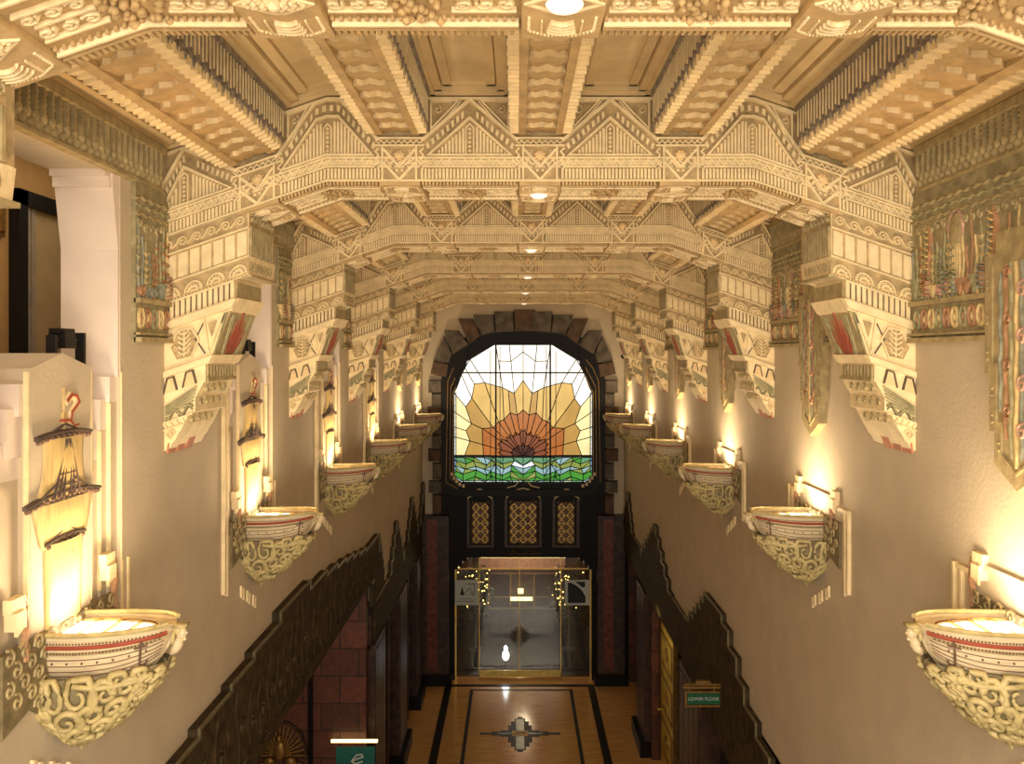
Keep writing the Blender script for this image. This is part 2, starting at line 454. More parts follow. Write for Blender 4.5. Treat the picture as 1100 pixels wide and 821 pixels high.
    for r in RIBS:
        g = M(smap, True)
        g.mat(0); g.box(r-.14, r+.14, -.004, TH+.004, -.01, .028)
        for yy, sg in ((0, 1), (TH, -1)):
            f = lambda y: yy+sg*y
            g.mat(0)
            hexa = [(r-.115, f(.20)), (r-.115, f(.075)), (r-.05, f(.03)), (r+.05, f(.03)), (r+.115, f(.075)), (r+.115, f(.20))]
            g.mat(1)
            for i in range(5):
                p, q = hexa[i], hexa[i+1]; nn = max(2, int(math.dist(p, q)/.014))
                for j in range(nn):
                    t = (j+.5)/nn; g.dome(p[0]+(q[0]-p[0])*t, p[1]+(q[1]-p[1])*t, .0065, .028, .008, n=5, k=2)
            for j in range(4):
                w = .05-.004*j; y0 = .075+j*.026
                g.path([(r-w, f(y0+.012)), (r-w*.5, f(y0-.004)), (r, f(y0-.010)), (r+w*.5, f(y0-.004)), (r+w, f(y0+.012))], .010, .026, .046, rnd=True)
            g.path([(r-.07, f(.055)), (r-.07, f(.17)), ], .006, .028, .036); g.path([(r+.07, f(.055)), (r+.07, f(.17))], .006, .028, .036)
            g.mat(1)
        if r != 0:
            for j in range(3):
                rr = .03+.022*j
                nn = 10+4*j
                for i in range(nn):
                    an = 2*pi*i/nn
                    g.dome(r+rr*1.3*cos(an), TH/2+rr*.62*sin(an), .012, .028, .022-.004*j, n=5, k=2)
            g.dome(r, TH/2, .028, .028, .03, n=9)
        g.path([(r-.125, TH/2), (r-.02, TH/2-.075), (r+.02, TH/2-.075), (r+.125, TH/2), (r+.02, TH/2+.075), (r-.02, TH/2+.075)], .010, .026, .036, closed=True)
        g.build('shield_block', ['soffit', 'pale'], root)
    g = M()
    n = 20; rows = []
    for (rr, z) in ((.052, .026), (.064, .030), (.062, .038), (.05, .050), (.03, .058), (.001, .061)):
        rows.append([g.R(rr*cos(2*pi*i/n), TH/2+rr*.9*sin(2*pi*i/n), B0-z) for i in range(n)])
    for r0, r1 in zip(rows, rows[1:]):
        for i in range(n): g.F(r0[i], r0[(i+1) % n], r1[(i+1) % n], r1[i])
    g.F(*reversed(rows[0]))
    o = g.build('lamp_dome', 'globe', root, smooth=True); o['label'] = 'white glass dome lamp'
    # brackets
    seg = [(1.185, .86, 1.985, 1.985), (.86, .735, 1.975, 1.99), (.735, .60, 2.08, 2.08), (.60, .535, 2.05, 2.10),
           (.535, .27, 2.12, 2.235), (.27, .225, 2.215, 2.25), (.225, .11, 2.28, 2.28), (.11, .03, 2.29, 2.345),
           (.03, -.07, 2.35, 2.35), (-.07, -.17, 2.39, 2.45), (-.17, -.225, 2.455, 2.49), (-.225, -.27, 2.50, 2.53)]
    for sg in (-1, 1):
        bm_ = M(lambda a, b, d: (sg*a, -d, b+shear(a)))
        for (t, b, a0, a1) in seg:
            bm_.prism([(a0, t), (HW+.015, t), (HW+.015, b), (a1, b)], -TH+.01, -.008)
        br = bm_.build('bracket', 'cream', root)
        g = M(lambda a, b, d: (sg*a, -d, b+shear(a)))
        # 1 spiral band
        g.mat(1); g.box(1.99, HW, 1.065, 1.18, -.015, -.004); g.mat(0)
        for i in range(6):
            c = 2.04+i*.098
            if c > HW-.03: continue
            g.spiral(c, 1.115, .036, .014, -.01, .018, turns=1.5, ph=pi, sg=-1, n=14, tail=(c+.07, 1.09))
        g.box(1.98, HW, 1.050, 1.062, -.02, .016)
        # 2 columns
        g.mat(1); g.box(1.99, HW, .865, 1.05, -.015, -.002); g.mat(0)
        a = 1.992
        while a < HW-.02:
            g.box(a, min(a+.069, HW), .872, 1.045, -.015, .012, ch=.008); a += .080
        # 3 arches band
        g.mat(1); g.box(1.98, HW, .74, .86, -.01, .002); g.mat(0)
        g.box(1.975, HW, .855, .865, -.01, .02)
        for i in range(4):
            c = 2.05+i*.152
            for rr, w in ((.058, .010), (.030, .012)):
                g.path([(c+rr*cos(t*pi/8), .752+rr*1.1*sin(t*pi/8)) for t in range(9) if c+rr*cos(t*pi/8) < HW], w, -.01, .02)
            for t in range(7):
                an = (t+.5)*pi/7
                if c+.044*cos(an) < HW-.01: g.dome(c+.044*cos(an), .752+.048*sin(an), .0095, 0, .018, n=6, k=2)
            g.mat(2)
            if c < HW-.03: g.box(c-.02, c+.02, .752, .762, -.01, .01)
            g.mat(0)
        for i in range(24):
            a = 1.99+i*.024
            if a < HW-.01: g.dome(a, .744, .007, 0, .012, n=5, k=2)
        # 4 flutes
        g.box(2.08, HW, .722, .735, -.01, .008); g.box(2.08, HW, .60, .612, -.01, .008)
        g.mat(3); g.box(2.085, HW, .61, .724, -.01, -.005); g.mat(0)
        a = 2.08
        while a < HW-.015:
            g.box(a, min(a+.027, HW), .61, .724, -.01, .006, ch=.005); a += .0375
        # 5 ledge
        g.prism([(2.055, .60), (HW, .60), (HW, .545), (2.09, .545)], -.01, .03, ch=.006)
        # 6 diamond / leaf panel
        g.mat(4)
        g.path([(2.13, .53), (2.215, .285)], .010, -.01, .012)
        g.mat(0)
        g.path([(2.155, .53), (2.25, .29), (2.285, .53)], .012, -.01, .010)
        g.mat(1); g.prism([(2.20, .50), (2.26, .50), (2.235, .40)], -.01, .004)
        g.mat(0)
        hx = [(2.32, .41), (2.37, .505), (2.46, .515), (2.515, .42), (2.47, .32), (2.37, .31)]
        g.mat(1); g.prism(hx, -.01, -.002); g.mat(0); g.path(hx, .010, -.01, .014, closed=True)
        for j in range(5):
            z = .34+j*.034
            for s2 in (-1, 1): g.path([(2.418, z), (2.418+s2*.022, z+.012), (2.418+s2*.042, z+.034)], .009, -.004, .012)
        g.path([(2.418, .325), (2.418, .50)], .010, -.004, .014)
        for s2 in (-1, 1):
            g.spiral(2.418+s2*.058, .40, .018, .007, -.004, .012, turns=1.2, sg=s2, n=9); g.spiral(2.418+s2*.035, .345, .015, .007, -.004, .012, turns=1.2, sg=s2, n=9)
        g.mat(3); g.path([(2.28, .53), (2.345, .42), (2.28, .30)], .006, -.01, .004); g.path([(2.17, .47), (2.14, .53)], .006, -.01, .004)
        g.mat(0)
        # 7 ledge
        g.prism([(2.22, .27), (HW, .27), (HW, .228), (2.245, .228)], -.01, .022, ch=.004)
        # 8 trapezoids
        for c in (2.385, 2.515):
            tp = [(c-.045, .118), (c-.022, .215), (c+.022, .215), (min(c+.045, HW), .118)]
            g.mat(2); g.prism(tp, -.01, .0); g.mat(3); g.path(tp, .009, -.01, .012); g.mat(0)
        # 9 fan and serpent
        g.mat(4)
        for j in range(6): g.path([(2.335+.006*j, .095-.022*j), (HW-.01, .03+(-.012)*j)], .008, -.01, .010)
        sp = [(2.365+i*.0115, -.035+.026*sin(i*.75)) for i in range(17)]
        g.path(sp, .018, -.01, .018, rnd=True)
        g.mat(3); g.path([(p[0], p[1]-.018) for p in sp], .004, -.01, .004); g.mat(0)
        g.box(2.36, HW, -.083, -.073, -.01, .012)
        for j in range(4): g.path([(2.42+.04*j, -.12), (2.44+.04*j, -.085)], .012, -.01, .010)
        g.box(2.43, HW, -.132, -.124, -.01, .012)
        g.spiral(2.515, -.17, .03, .009, -.01, .012, turns=1.4, n=12)
        g.path([(2.545, -.17), (2.515, -.13), (2.482, -.17), (2.515, -.205)], .006, -.01, .008, closed=True)
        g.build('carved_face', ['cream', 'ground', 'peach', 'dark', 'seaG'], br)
        # inner side (towards the hall axis)
        g = M(lambda a, b, d: (sg*d, a, b))
        z = lambda b, a: b+shear(a)
        for i in range(11):     # fluted capital
            y = .012+i*.0495; g.box(y, y+.026, z(.865, 1.985), z(1.07, 1.985), 1.99, 1.965, ch=.006)
        g.mat(1); g.box(.01, TH-.01, z(.87, 1.985), z(1.18, 1.985), 1.99, 1.981); g.mat(0)
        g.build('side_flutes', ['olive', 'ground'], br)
        g = M(lambda a, b, d: (sg*d, a, b))
        for i in range(7):
            y = .05+i*.075; g.spiral(y, z(1.12, 1.985), .027, .012, 1.985, 1.96, turns=1.3, n=10)
            g.dome(y, z(.80, 1.985), .03, 1.99, -.022, rb=.04, n=8)
        g.box(.0, TH, z(.725, 2.0), z(.745, 2.0), 2.09, 1.965)
        g.box(.04, TH-.04, z(.62, 2.08), z(.72, 2.08), 2.09, 2.072)
        g.box(.02, TH-.02, z(.11, 2.28), z(.135, 2.28), 2.29, 2.262)
        for i in range(9):
            y = .03+i*.06; g.box(y, y+.03, z(.12, 2.28), z(.22, 2.28), 2.29, 2.268, ch=.006)
        g.build('side_ledges', 'olive', br)
        # painted lotus on the slanting inner face
        zt, zb = z(.535, 2.12), z(.27, 2.235)
        sl = lambda a, b, d: (sg*(2.12+(2.235-2.12)*(zt-b)/(zt-zb)-d), a, b)
        g = M(sl)
        g.mat(1); g.box(.03, TH-.03, zb+.005, zt-.01, -.01, .006); g.mat(0)
        c = TH/2
        for dx, hh, w in ((0, .34, .05), (-.06, .26, .04), (.06, .26, .04), (-.12, .19, .035), (.12, .19, .035)):
            g.prism([(c+dx*.4-w*.4, zb+.01), (c+dx-w*.6, zb+hh*.5), (c+dx*1.25, zb+hh), (c+dx+w*.6, zb+hh*.5), (c+dx*.4+w*.4, zb+.01)], 0, .014, ch=.01)
        g.mat(2)
        for dx in (-.19, -.16, .16, .19): g.path([(c+dx*.8, zb+.01), (c+dx*1.15, zt-.02)], .012, 0, .014)
        o = g.build('painted_lotus', ['red', 'olive', 'seaG'], br); o['label'] = 'red painted lotus'
        g = M(lambda a, b, d: (sg*d, a, b))
        for (b_, a_, h_) in ((.07, 2.30, .06), (-.01, 2.345, .05), (-.11, 2.40, .06)):
            for i in range(4):
                y = .09+i*.12; g.spiral(y, z(b_, a_), h_*.62, .014, a_+.03, a_-.012, turns=1.2, ph=i, n=10)
        g.build('side_scrolls', 'olive', br)
        g = M(lambda a, b, d: (sg*a, -d, b+shear(a)))
        for j in range(3): g.prism([(2.50+.012*j, -.225), (2.535, -.225), (2.545, -.29), (2.53, -.295)], -.42+.15*j, -.30+.15*j)
        g.build('drop_finial', 'rose', br)
    return root

arch0 = make_arch()
AL = ['carved plaster arch nearest the camera, underside cut off by the picture top',
      'large cream plaster arch with full row of triangles, in front of the nearest ship lamps',
      'third plaster arch from the camera, just beyond the second pair of ship lamps',
      'fourth plaster arch from the camera, between the third and fourth ship lamps',
      'fifth plaster arch from the camera, seen as a thin band of triangles',
      'farthest plaster arch, just before the black stone window surround']
arch0['label'] = AL[0]
for i in range(1, 6): dup(arch0, (0, ARY[i], H), label=AL[i])

# ------------------------------------------------------------------ ceiling beams between arches
LB = PITCH-TH+.03
def make_beam(a0):
    root = thing('coffer_beam', 'x', 'ceiling beam', (a0, ARY[0]+TH, H), group='ribbed beams between the ceiling arches')
    sh = lambda a: shear(a+a0)
    bz = 1.475
    g = M(lambda a, b, d: (a, b, d+sh(a)))
    g.box(-.19, .19, -.02, LB, bz+.035, 1.80)
    # bottom border rails
    for x0, x1 in ((-.145, -.1), (.1, .145)): g.box(x0, x1, -.02, LB, bz, bz+.05)
    g.build('beam_body', 'soffit', root)
    g = M(lambda a, b, d: (a, b, d+sh(a)))
    N = 12; cw = [-.1, -.075, -.05, 0, .05, .075, .1]
    pr = [-.0, .022, -.0, .040, -.0, .022, -.0]
    rl = LB/N
    for k in range(N):
        y0 = k*rl; y1 = y0+rl
        # near edge is high (recessed), far edge is low: a sawtooth whose step faces the camera
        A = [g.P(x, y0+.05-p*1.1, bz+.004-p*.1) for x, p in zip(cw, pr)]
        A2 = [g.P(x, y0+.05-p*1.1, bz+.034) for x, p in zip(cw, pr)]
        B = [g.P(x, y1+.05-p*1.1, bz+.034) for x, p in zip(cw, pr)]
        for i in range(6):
            g.mat(1); g.F(A2[i], A2[i+1], A[i+1], A[i]); g.mat(0); g.F(A[i], A[i+1], B[i+1], B[i])  # step faces take the paler material: light on the slivers is painted in
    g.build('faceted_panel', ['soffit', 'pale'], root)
    for s_ in (-1, 1):
        g = M(lambda a, b, d: (a, b, d+sh(a)))
        k = 0; y = 0
        while y < LB-.02:
            x0 = s_*(.145); x1 = s_*(.2+(.006 if k % 2 else 0))
            a_, b_ = min(x0, x1), max(x0, x1)
            A = [g.P(a_, y, bz-.012), g.P(b_, y, bz-.012), g.P(b_, y+.07, bz+.006), g.P(a_, y+.07, bz+.006)]
            B = [g.P(a_, y, bz+.045), g.P(b_, y, bz+.045), g.P(b_, y+.07, bz+.045), g.P(a_, y+.07, bz+.045)]
            for i in range(4): g.F(A[i], A[(i+1) % 4], B[(i+1) % 4], B[i])
            g.F(*A); g.F(*B); y += .07; k += 1
        g.build('stepped_trim', 'cream', root)
        g = M(lambda a, b, d: (s_*(.188+d), a, b+sh(s_*.188)))
        y = .01; k = 0
        while y < LB-.02:
            zt = 1.745; zb = bz+.075-(.02 if k % 2 else 0)
            g.mat(0); g.box(y, y+.034, zb, zt, -.01, .010, ch=.006); g.mat(1); g.box(y+.036, y+.046, zb+.03, zt, -.01, .016); g.mat(0)
            g.prism([(y-.006, zb), (y+.04, zb), (y+.017, zb-.045)], -.01, .02, ch=.006)
            y += .052; k += 1
        g.mat(0); g.box(0, LB, 1.735, 1.765, -.01, .03)
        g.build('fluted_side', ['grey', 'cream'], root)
    return root
pos = ['far left', 'inner left', 'centre', 'inner right', 'far right']
for j, a0 in enumerate(RIBS):
    b = make_beam(a0)
    for i in range(5):
        lab = 'ribbed plaster coffer beam, %s one of the %s row of beams from the camera' % (pos[j], ['first', 'second', 'third', 'fourth', 'fifth'][i])
        if i == 0: b['label'] = lab
        else: dup(b, (a0, ARY[i]+TH, H), label=lab)
    if j == 2: pass

# ------------------------------------------------------------------ ceiling (one shell with stepped coffers)
g = M(lambda a, b, d: (a, b, H+d+shear(a)), True)
Z1 = 1.84
g.box(-HW-.4, HW+.4, -2.5, ENDY+.2, Z1, Z1+.15)
edges = [-HW]+RIBS+[HW]
for i in range(-1, 6):
    ya = (ARY[i]+TH) if i >= 0 else -2.4; yb_ = (ARY[i+1] if i < 5 else ENDY)
    for j in range(6):
        p = edges[j]+(.19 if j else 0); q = edges[j+1]-(.19 if j < 5 else 0)
        for st, zz in ((0, T0+.012), (.05, T0+.035), (.11, T0+.06)):
            w = .05 if st < .1 else .06
            p1, q1 = p+st, q-st
            if q1-p1 < .15: continue
            fy = st*.55
            g.box(p1, p1+w, ya+fy, yb_-fy, zz, Z1+.01); g.box(q1-w, q1, ya+fy, yb_-fy, zz, Z1+.01)
            if i >= 0:
                g.box(p1, q1, yb_-fy-.03, yb_-fy, zz, Z1+.01); g.box(p1, q1, ya+fy, ya+fy+.03, zz, Z1+.01)
struct('ceiling', g, 'ceil')

# ------------------------------------------------------------------ walls
WT = 0.36
def wallmap(side): return (lambda a, b, d: (side*(HW-d), a, H+b))
# left wall with stepped mezzanine openings in the first four bays
OP = .66
cuts = [(BAY[i]-OP, BAY[i]+OP) for i in range(4)]
def wl(y0, y1, z0, z1):
    g = M(wallmap(-1)); g.box(y0, y1, z0, z1, -WT, 0); struct('wall_left', g, 'wall')
y = -2.5
for (c0, c1) in cuts:
    wl(y, c0, -3.62, 1.95); wl(c0, c1, 1.10, 1.95); wl(c0, c1, -3.62, -1.5); y = c1
wl(y, ENDY+.3, -4.3, 1.95)
g = M(wallmap(1)); g.box(-2.5, ENDY+.3, -4.3, 1.95, -WT, 0)
struct('wall_right', g, 'wall')
# pale stepped reveals and stepped infill of the openings
for i, yc in enumerate(BAY[:4]):
    root = thing('opening_surround', 'x', 'wall niche', (-HW, yc, H), group='stepped niches with ship sails on the left wall')
    root['label'] = ['stepped pale niche on the left wall around the nearest ship sails',
                     'stepped pale niche on the left wall, second from the camera', 'stepped niche on the left wall, third from the camera',
                     'narrow stepped niche on the left wall, farthest of the four with sails'][i]
    for s_ in (-1, 1):
        g = M(lambda a, b, d: (d, a, b))
        bx = lambda p, q, z0, z1, d1: g.box(min(s_*p, s_*q), max(s_*p, s_*q), z0, z1, -WT+.01, d1)
        g.prism([(s_*.64, .64), (s_*.66, .64), (s_*.66, 1.1), (s_*.57, 1.1), (s_*.57, 1.0)], -WT+.01, -.004)
        bx(.545, .66, 1.0, 1.06, -.012); bx(.51, .66, 1.06, 1.10, -.02); bx(.64, .66, -.13, .64, -.006)
        bx(.57, .66, -.28, -.127, -.022); bx(.50, .57, -.44, -.26, -.044)
        g.build('pale_jamb', 'white', root)
    g = M(lambda a, b, d: (d, a, b))
    for s_ in (-1, 1):
        g.box(min(s_*.57, s_*.66), max(s_*.57, s_*.66), -1.5, -.28, -WT+.01, -.022); g.box(min(s_*.50, s_*.572), max(s_*.50, s_*.57), -1.5, -.44, -WT+.01, -.044)
    g.box(-.50, .50, -1.5, -.61, -WT+.01, -.062)
    g.build('stepped_recess', 'wall', root)
    g = M(lambda a, b, d: (d, a, b))
    g.box(-.50, .50, -.61, -.43, -WT+.01, -.062); g.box(-.42, .42, -.5, -.26, -WT+.01, -.045); g.box(-.36, .36, -.3, -.14, -WT+.01, -.025)
    g.build('pale_steps', 'white', root)
    g = M(lambda a, b, d: (d, a, b))
    g.prism([(-.30, -1.5), (.30, -1.5), (.30, -.065), (0, .012), (-.30, -.065)], -WT+.01, -.0)
    g.build('gabled_panel', 'wall', root)
    g = M(lambda a, b, d: (d, a, b))
    for s_ in (-1, 1):
        for w, zt, dd in ((.672, -.10, .012), (.577, -.285, -.012), (.507, -.445, -.034), (.318, -.08, .004)):
            a0, a1 = sorted((s_*w, s_*(w-.010))); g.box(a0, a1, -1.38, zt, dd-.03, dd-.004)
    g.build('lit_edge_lips', 'cream', root)  # cream lips stand in for light caught on the step edges

# wall ends
g = M(lambda a, b, d: (a, ENDY-d, H+b))
for s_ in (-1, 1):
    a0, a1 = sorted((s_*2.0, s_*(HW+.1))); g.box(a0, a1, -4.1, 1.95, -.3, -.01)
    a0, a1 = sorted((s_*1.2, s_*2.0)); g.box(a0, a1, .34, 1.95, -.3, -.01); a0, a1 = sorted((s_*1.6, s_*2.0)); g.box(a0, a1, .02, .34, -.3, -.01)
g.box(-1.2, 1.2, .62, 1.95, -.3, -.01)
struct('wall_end', g, 'wall')

# mezzanine corridor seen through the niches
g = M(); g.box(-4.6, -4.4, -2.5, ENDY, H-1.35, H+2.0)
g.box(-4.5, -2.93, -2.5, -2.4, H-1.35, H+2.0); g.box(-4.5, -2.93, 17, 17.1, H-1.35, H+2.0)
struct('wall_mezzanine', g, 'mezz')
g = M(); g.box(-4.5, -2.93, -2.5, 17, H-1.45, H-1.35); struct('floor_mezzanine', g, 'mezz')
g = M(); g.box(-4.5, -2.93, -2.5, 17, H+1.9, H+2.0); struct('ceiling_mezzanine', g, 'mezz')
dm = thing('door_1', None, None, (-4.4, 7.9, H-1.35)); dm['kind'] = 'structure'; dm['label'] = 'tan door in a black frame seen through the nearest niche'
g = M(lambda a, b, d: (d, a, b))
g.box(-.75, -.62, 0, 2.75, 0, .09); g.box(.62, .75, 0, 2.75, 0, .09); g.box(-.75, .75, 2.62, 2.75, 0, .09)
g.build('door_frame', 'iron', dm)
g = M(lambda a, b, d: (d, a, b)); g.box(-.62, .62, 0, 2.62, 0, .03); g.build('door_leaf', 'door', dm)
g = M(lambda a, b, d: (d, a, b)); g.box(-.62, -.54, 0, 2.62, .03, .06); g.box(-.50, -.44, 0, 2.62, .03, .05); g.build('metal_stile', 'steel', dm)
for i in range(3): pass
g = M(lambda a, b, d: (d, a, b)); g.box(-.05, .05, -.18, .18, 0, .03); g.box(-.03, .03, -.14, .14, .03, .05, ch=.01)
o = g.build('wall_plaque', 'brassd', loc=(-4.4, 7.0, H+1.15)); tag(o, 'small dark brown plaque on the mezzanine wall beside the black door frame', 'plaque')
# black floodlights behind the gables
def flood(loc, label):
    t = thing('floodlight', label, 'light', loc, group='black floodlights on the niche gables')
    g = M(); g.box(-.1, .0, -.06, .06, .06, .16, ch=.01); g.box(-.08, -.02, -.08, .08, .145, .17); g.build('lamp_housing', 'iron', t)
    g = M(); g.box(-.04, -.015, -.16, .16, .1, .115); g.box(-.05, .0, .14, .165, -.08, .15); g.box(-.05, .0, -.165, -.14, -.02, .13); g.build('mounting_bar', 'iron', t)
flood((-HW-.08, 4.77, H-.02), 'black floodlight behind the gable of the nearest niche')
flood((-HW-.08, 7.97, H-.02), 'small black floodlight behind the gable of the second niche')

# ------------------------------------------------------------------ cornice and sea frieze
def make_cornice():
    root = thing('fluted_cornice', 'x', 'cornice', (HW, ARY[0]+TH, H), group='fluted cornices under the ceiling')
    L = PITCH-TH+.02
    g = M(lambda a, b, d: (-d, a, b))
    g.box(0, L, 1.33, 1.385, -.01, .07, ch=.0); g.box(0, L, 1.10, 1.33, -.01, .028)
    g.mat(1)
    a = .01
    while a < L-.04:
        g.box(a, a+.038, 1.20, 1.325, .02, .036); g.mat(0)
        for k in range(4): g.box(a+.004, a+.034, 1.215+k*.028, 1.233+k*.028, .03, .046)
        g.box(a+.046, a+.058, 1.19, 1.33, .02, .062); g.mat(1); a += .074
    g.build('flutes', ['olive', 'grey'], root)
    g = M(lambda a, b, d: (-d, a, b)); a = .03; k = 0
    while a < L-.03:
        g.dome(a, 1.185, .03, .02, .035, rb=.045, n=8); g.dome(a+.037, 1.145, .024, .02, .03, rb=.035, n=8); a += .074
    g.box(0, L, 1.085, 1.105, -.01, .05)
    g.build('shell_drops', 'olive', root)
    return root
cor = make_cornice()
for side, nm in ((1, 'right'), (-1, 'left')):
    for i in range(5):
        lab = 'fluted cornice along the top of the %s wall, %s bay from the camera' % (nm, ORD[i] if i else 'first')
        if side == 1 and i == 0: cor['label'] = lab; continue
        if side == 1: dup(cor, (HW, ARY[i]+TH, H), 0, lab)
        else: dup(cor, (-HW, ARY[i]+TH+PITCH-TH+.02, H), pi, lab)

def frieze(name_label, side, y0, y1, group, seed, far=0):
    """painted relief of sea plants between y0 and y1 on a wall"""
    rnd = random.Random(seed)
    L = y1-y0
    root = thing('seascape_frieze', name_label, 'frieze', (side*HW, y0, H), group=group)
    mp = lambda a, b, d: (-side*d, a, b)
    g = M(mp); g.box(0, L, .085, 1.085, 0, .03)
    g.mat(1)
    z0 = .085
    g.box(0, L, z0, z0+.03, .02, .07); g.box(0, L, z0+.045, z0+.06, .02, .06); g.box(0, L, z0+.245, z0+.275, .02, .06)
    g.build('frieze_ground', ['sea', 'olive'], root)
    g = M(mp); a = .06; k = 0
    while a < L-.04:
        g.mat([1, 2, 0][k % 3]); g.path([(a+.036*cos(2*pi*t/12), z0+.152+.062*sin(2*pi*t/12)) for t in range(12)], .014, .02, .05, closed=True, rnd=True)
        g.mat([2, 1][k % 2]); g.dome(a, z0+.152, .014, .02, .03, rb=.035, n=8)
        a += .098; k += 1
    g.build('oval_border', ['seaG', 'seaY', 'seaO'], root)
    # wave crest band at the top
    g = M(mp); a = 0; k = 0; z1 = .98
    pts = []
    n = max(4, int(L/.03))
    for row in range(3):
        pts = [(L*t/n, z1-.05*row+.018*abs(sin(t*.9+row))) for t in range(n+1)]
        g.mat(row % 2); g.path(pts, .02, .02, .05-.005*row, rnd=True)
    a = .05
    while a < L-.04: g.mat(0); g.spiral(a, z1-.155+rnd.uniform(-.01, .01), .03, .012, .02, .045, turns=1.2, ph=rnd.random()*6, n=10); a += .085
    g.build('wave_band', ['olive', 'seaG'], root)
    # plants
    zb = z0+.275; ht = .50
    cols = ['seaG', 'seaO', 'seaY', 'seaB', 'seaP']
    w = M(mp); a = .03
    while a < L-.02:
        c = rnd.choice([0, 0, 1, 2, 3, 0]); hh = ht*rnd.uniform(.55, 1.0); w.mat(c)
        x = a
        pts = [(x+.01*sin(t*1.3+a*9), zb+hh*t/8) for t in range(9)]
        w.path(pts, rnd.uniform(.02, .034), .02, .042, rnd=True, taper=lambda t: 1-.75*t)
        if rnd.random() < .6:
            w.mat(rnd.choice([0, 2, 1]))
            for t in range(2, 7):
                for sg in (-1, 1): w.path([(x, zb+hh*t/8), (x+sg*.022, zb+hh*t/8+.02)], .008, .02, .045)
        a += rnd.uniform(.045, .062)
    w.build('seaweed', cols, root)
    w = M(mp); a = .05
    while a < L-.05:
        c = rnd.randrange(5); w.mat(c); hh = rnd.uniform(.05, .10); k = rnd.random()
        if k < .4:
            w.dome(a, zb+hh, .035, .02, .05, rb=hh*.9, n=9)
            w.mat((c+2) % 5)
            for t in range(5): w.path([(a-.03, zb+.03+t*.03), (a, zb+.045+t*.03), (a+.03, zb+.03+t*.03)], .006, .05, .074)
        elif k < .7:
            for t in range(-2, 3): w.path([(a, zb+.01), (a+t*.014, zb+hh), (a+t*.026, zb+hh*1.6)], .012, .02, .06, rnd=True)
        else:
            w.spiral(a, zb+.05, .04, .018, .02, .06, turns=1.5, ph=k*20, n=12)
        a += rnd.uniform(.07, .09)
    w.build('coral_and_shells', cols, root)
    if L > 1.5:
        for cx in (L*.26, L*.78):
            j = M(mp); cz = zb+.40
            j.mat(0); j.dome(cx, cz, .082, .02, .035, rb=.125, n=16, k=4)
            j.mat(1); j.path([(cx+.086*cos(pi*t/12), cz+.13*sin(pi*t/12)) for t in range(-1, 14)], .014, .03, .045, rnd=True)
            j.mat(2)
            for t in range(5): j.path([(cx-.05+.025*t, cz-.08), (cx-.055+.027*t, cz-.2), (cx-.05+.025*t, cz-.33)], .009, .03, .045, rnd=True)
            j.build('jellyfish', ['olive', 'seaP', 'seaY'], root, smooth=False)
        for cx in (L*.13, L*.42, L*.62, L*.9):
            j = M(mp); cz = zb+.3
            pts = [(cx+.012*sin(t*.9), cz-.14+.04*t) for t in range(9)]
            j.path(pts, .036, .03, .05, rnd=True, taper=lambda t: .4+.9*sin(pi*min(1, t*.9+.05))); j.mat(1)
            for t in range(1, 8): j.path([(cx, cz-.14+.04*t), (cx+.035, cz-.12+.04*t)], .008, .03, .065)
            j.build('sea_dragon', ['seaO', 'seaY'], root)
    return root
for i in range(5):
    frieze('painted sea-life frieze on the right wall, %s bay from the camera' % (ORD[i] if i else 'first'), 1, ARY[i]+TH, ARY[i+1], 'sea-life friezes on the right wall', 10+i)
for i in range(4):
    frieze('short painted sea-life frieze on the left wall beyond the %s niche' % ORD[i], -1, BAY[i]+.80, ARY[i+1], 'short sea-life friezes on the left wall', 30+i)
    if i: frieze('short painted sea-life frieze on the left wall just before the %s niche' % ORD[i], -1, ARY[i]+TH, BAY[i]-.80, 'short sea-life friezes on the left wall', 40+i)
frieze('painted sea-life frieze on the left wall, beyond the fourth niche', -1, ARY[4]+TH, ARY[5], 'short sea-life friezes on the left wall', 50)

# stepped pendants on the right wall
def make_pendant():
    root = thing('stepped_pendant', 'x', 'pendant', (HW, BAY[0], H), group='stepped relief pendants on the right wall')
    mp = lambda a, b, d: (-d, a, b)
    out = [(-.31, .56), (-.31, -.10), (-.265, -.10), (-.265, -.42), (-.215, -.42), (-.215, -.60), (0, -.72), (.215, -.60), (.215, -.42), (.265, -.42), (.265, -.10), (.31, -.10), (.31, .56), (.2, .56), (.2, .68), (-.2, .68), (-.2, .56)]
    g = M(mp)
    g.prism(out, 0, .072)
    g.build('pendant_slab', 'olive', root)
    g = M(mp); inn = [(-.23, .5), (-.23, -.05), (-.19, -.05), (-.19, -.37), (-.14, -.37), (-.14, -.54), (0, -.63), (.14, -.54), (.14, -.37), (.19, -.37), (.19, -.05), (.23, -.05), (.23, .5)]
    g.path(inn, .016, .068, .080)
    for p in ((-.285, .4), (-.285, .2), (-.285, 0), (.285, .4), (.285, .2), (.285, 0), (-.235, -.2), (-.235, -.35), (.235, -.2), (.235, -.35), (-.17, -.5), (.17, -.5)):
        for k in (-.02, .02): g.dome(p[0], p[1]+k, .01, .070, .01, n=6, k=2)
    g.build('pendant_border', 'olive', root)
    g = M(mp)
    for k, (x, z0, z1) in enumerate(((-.15, -.3, .45), (-.10, -.45, .5), (-.05, -.55, .5), (0, -.6, .5), (.05, -.55, .5), (.10, -.45, .5), (.15, -.3, .45))):
        g.mat(k % 4); g.path([(x+.008*sin(t*1.7+k), z0+(z1-z0)*t/14) for t in range(15)], .028, .068, .084, rnd=True)
    for z in (-.4, -.15, .1, .35):
        g.mat(4); g.spiral(-.06, z, .045, .02, .07, .09, turns=1.3, n=12); g.mat(1); g.spiral(.07, z+.1, .04, .018, .07, .09, turns=1.3, sg=-1, n=12)
    g.build('pendant_relief', ['seaG', 'seaO', 'seaB', 'seaY', 'seaP'], root)
    return root
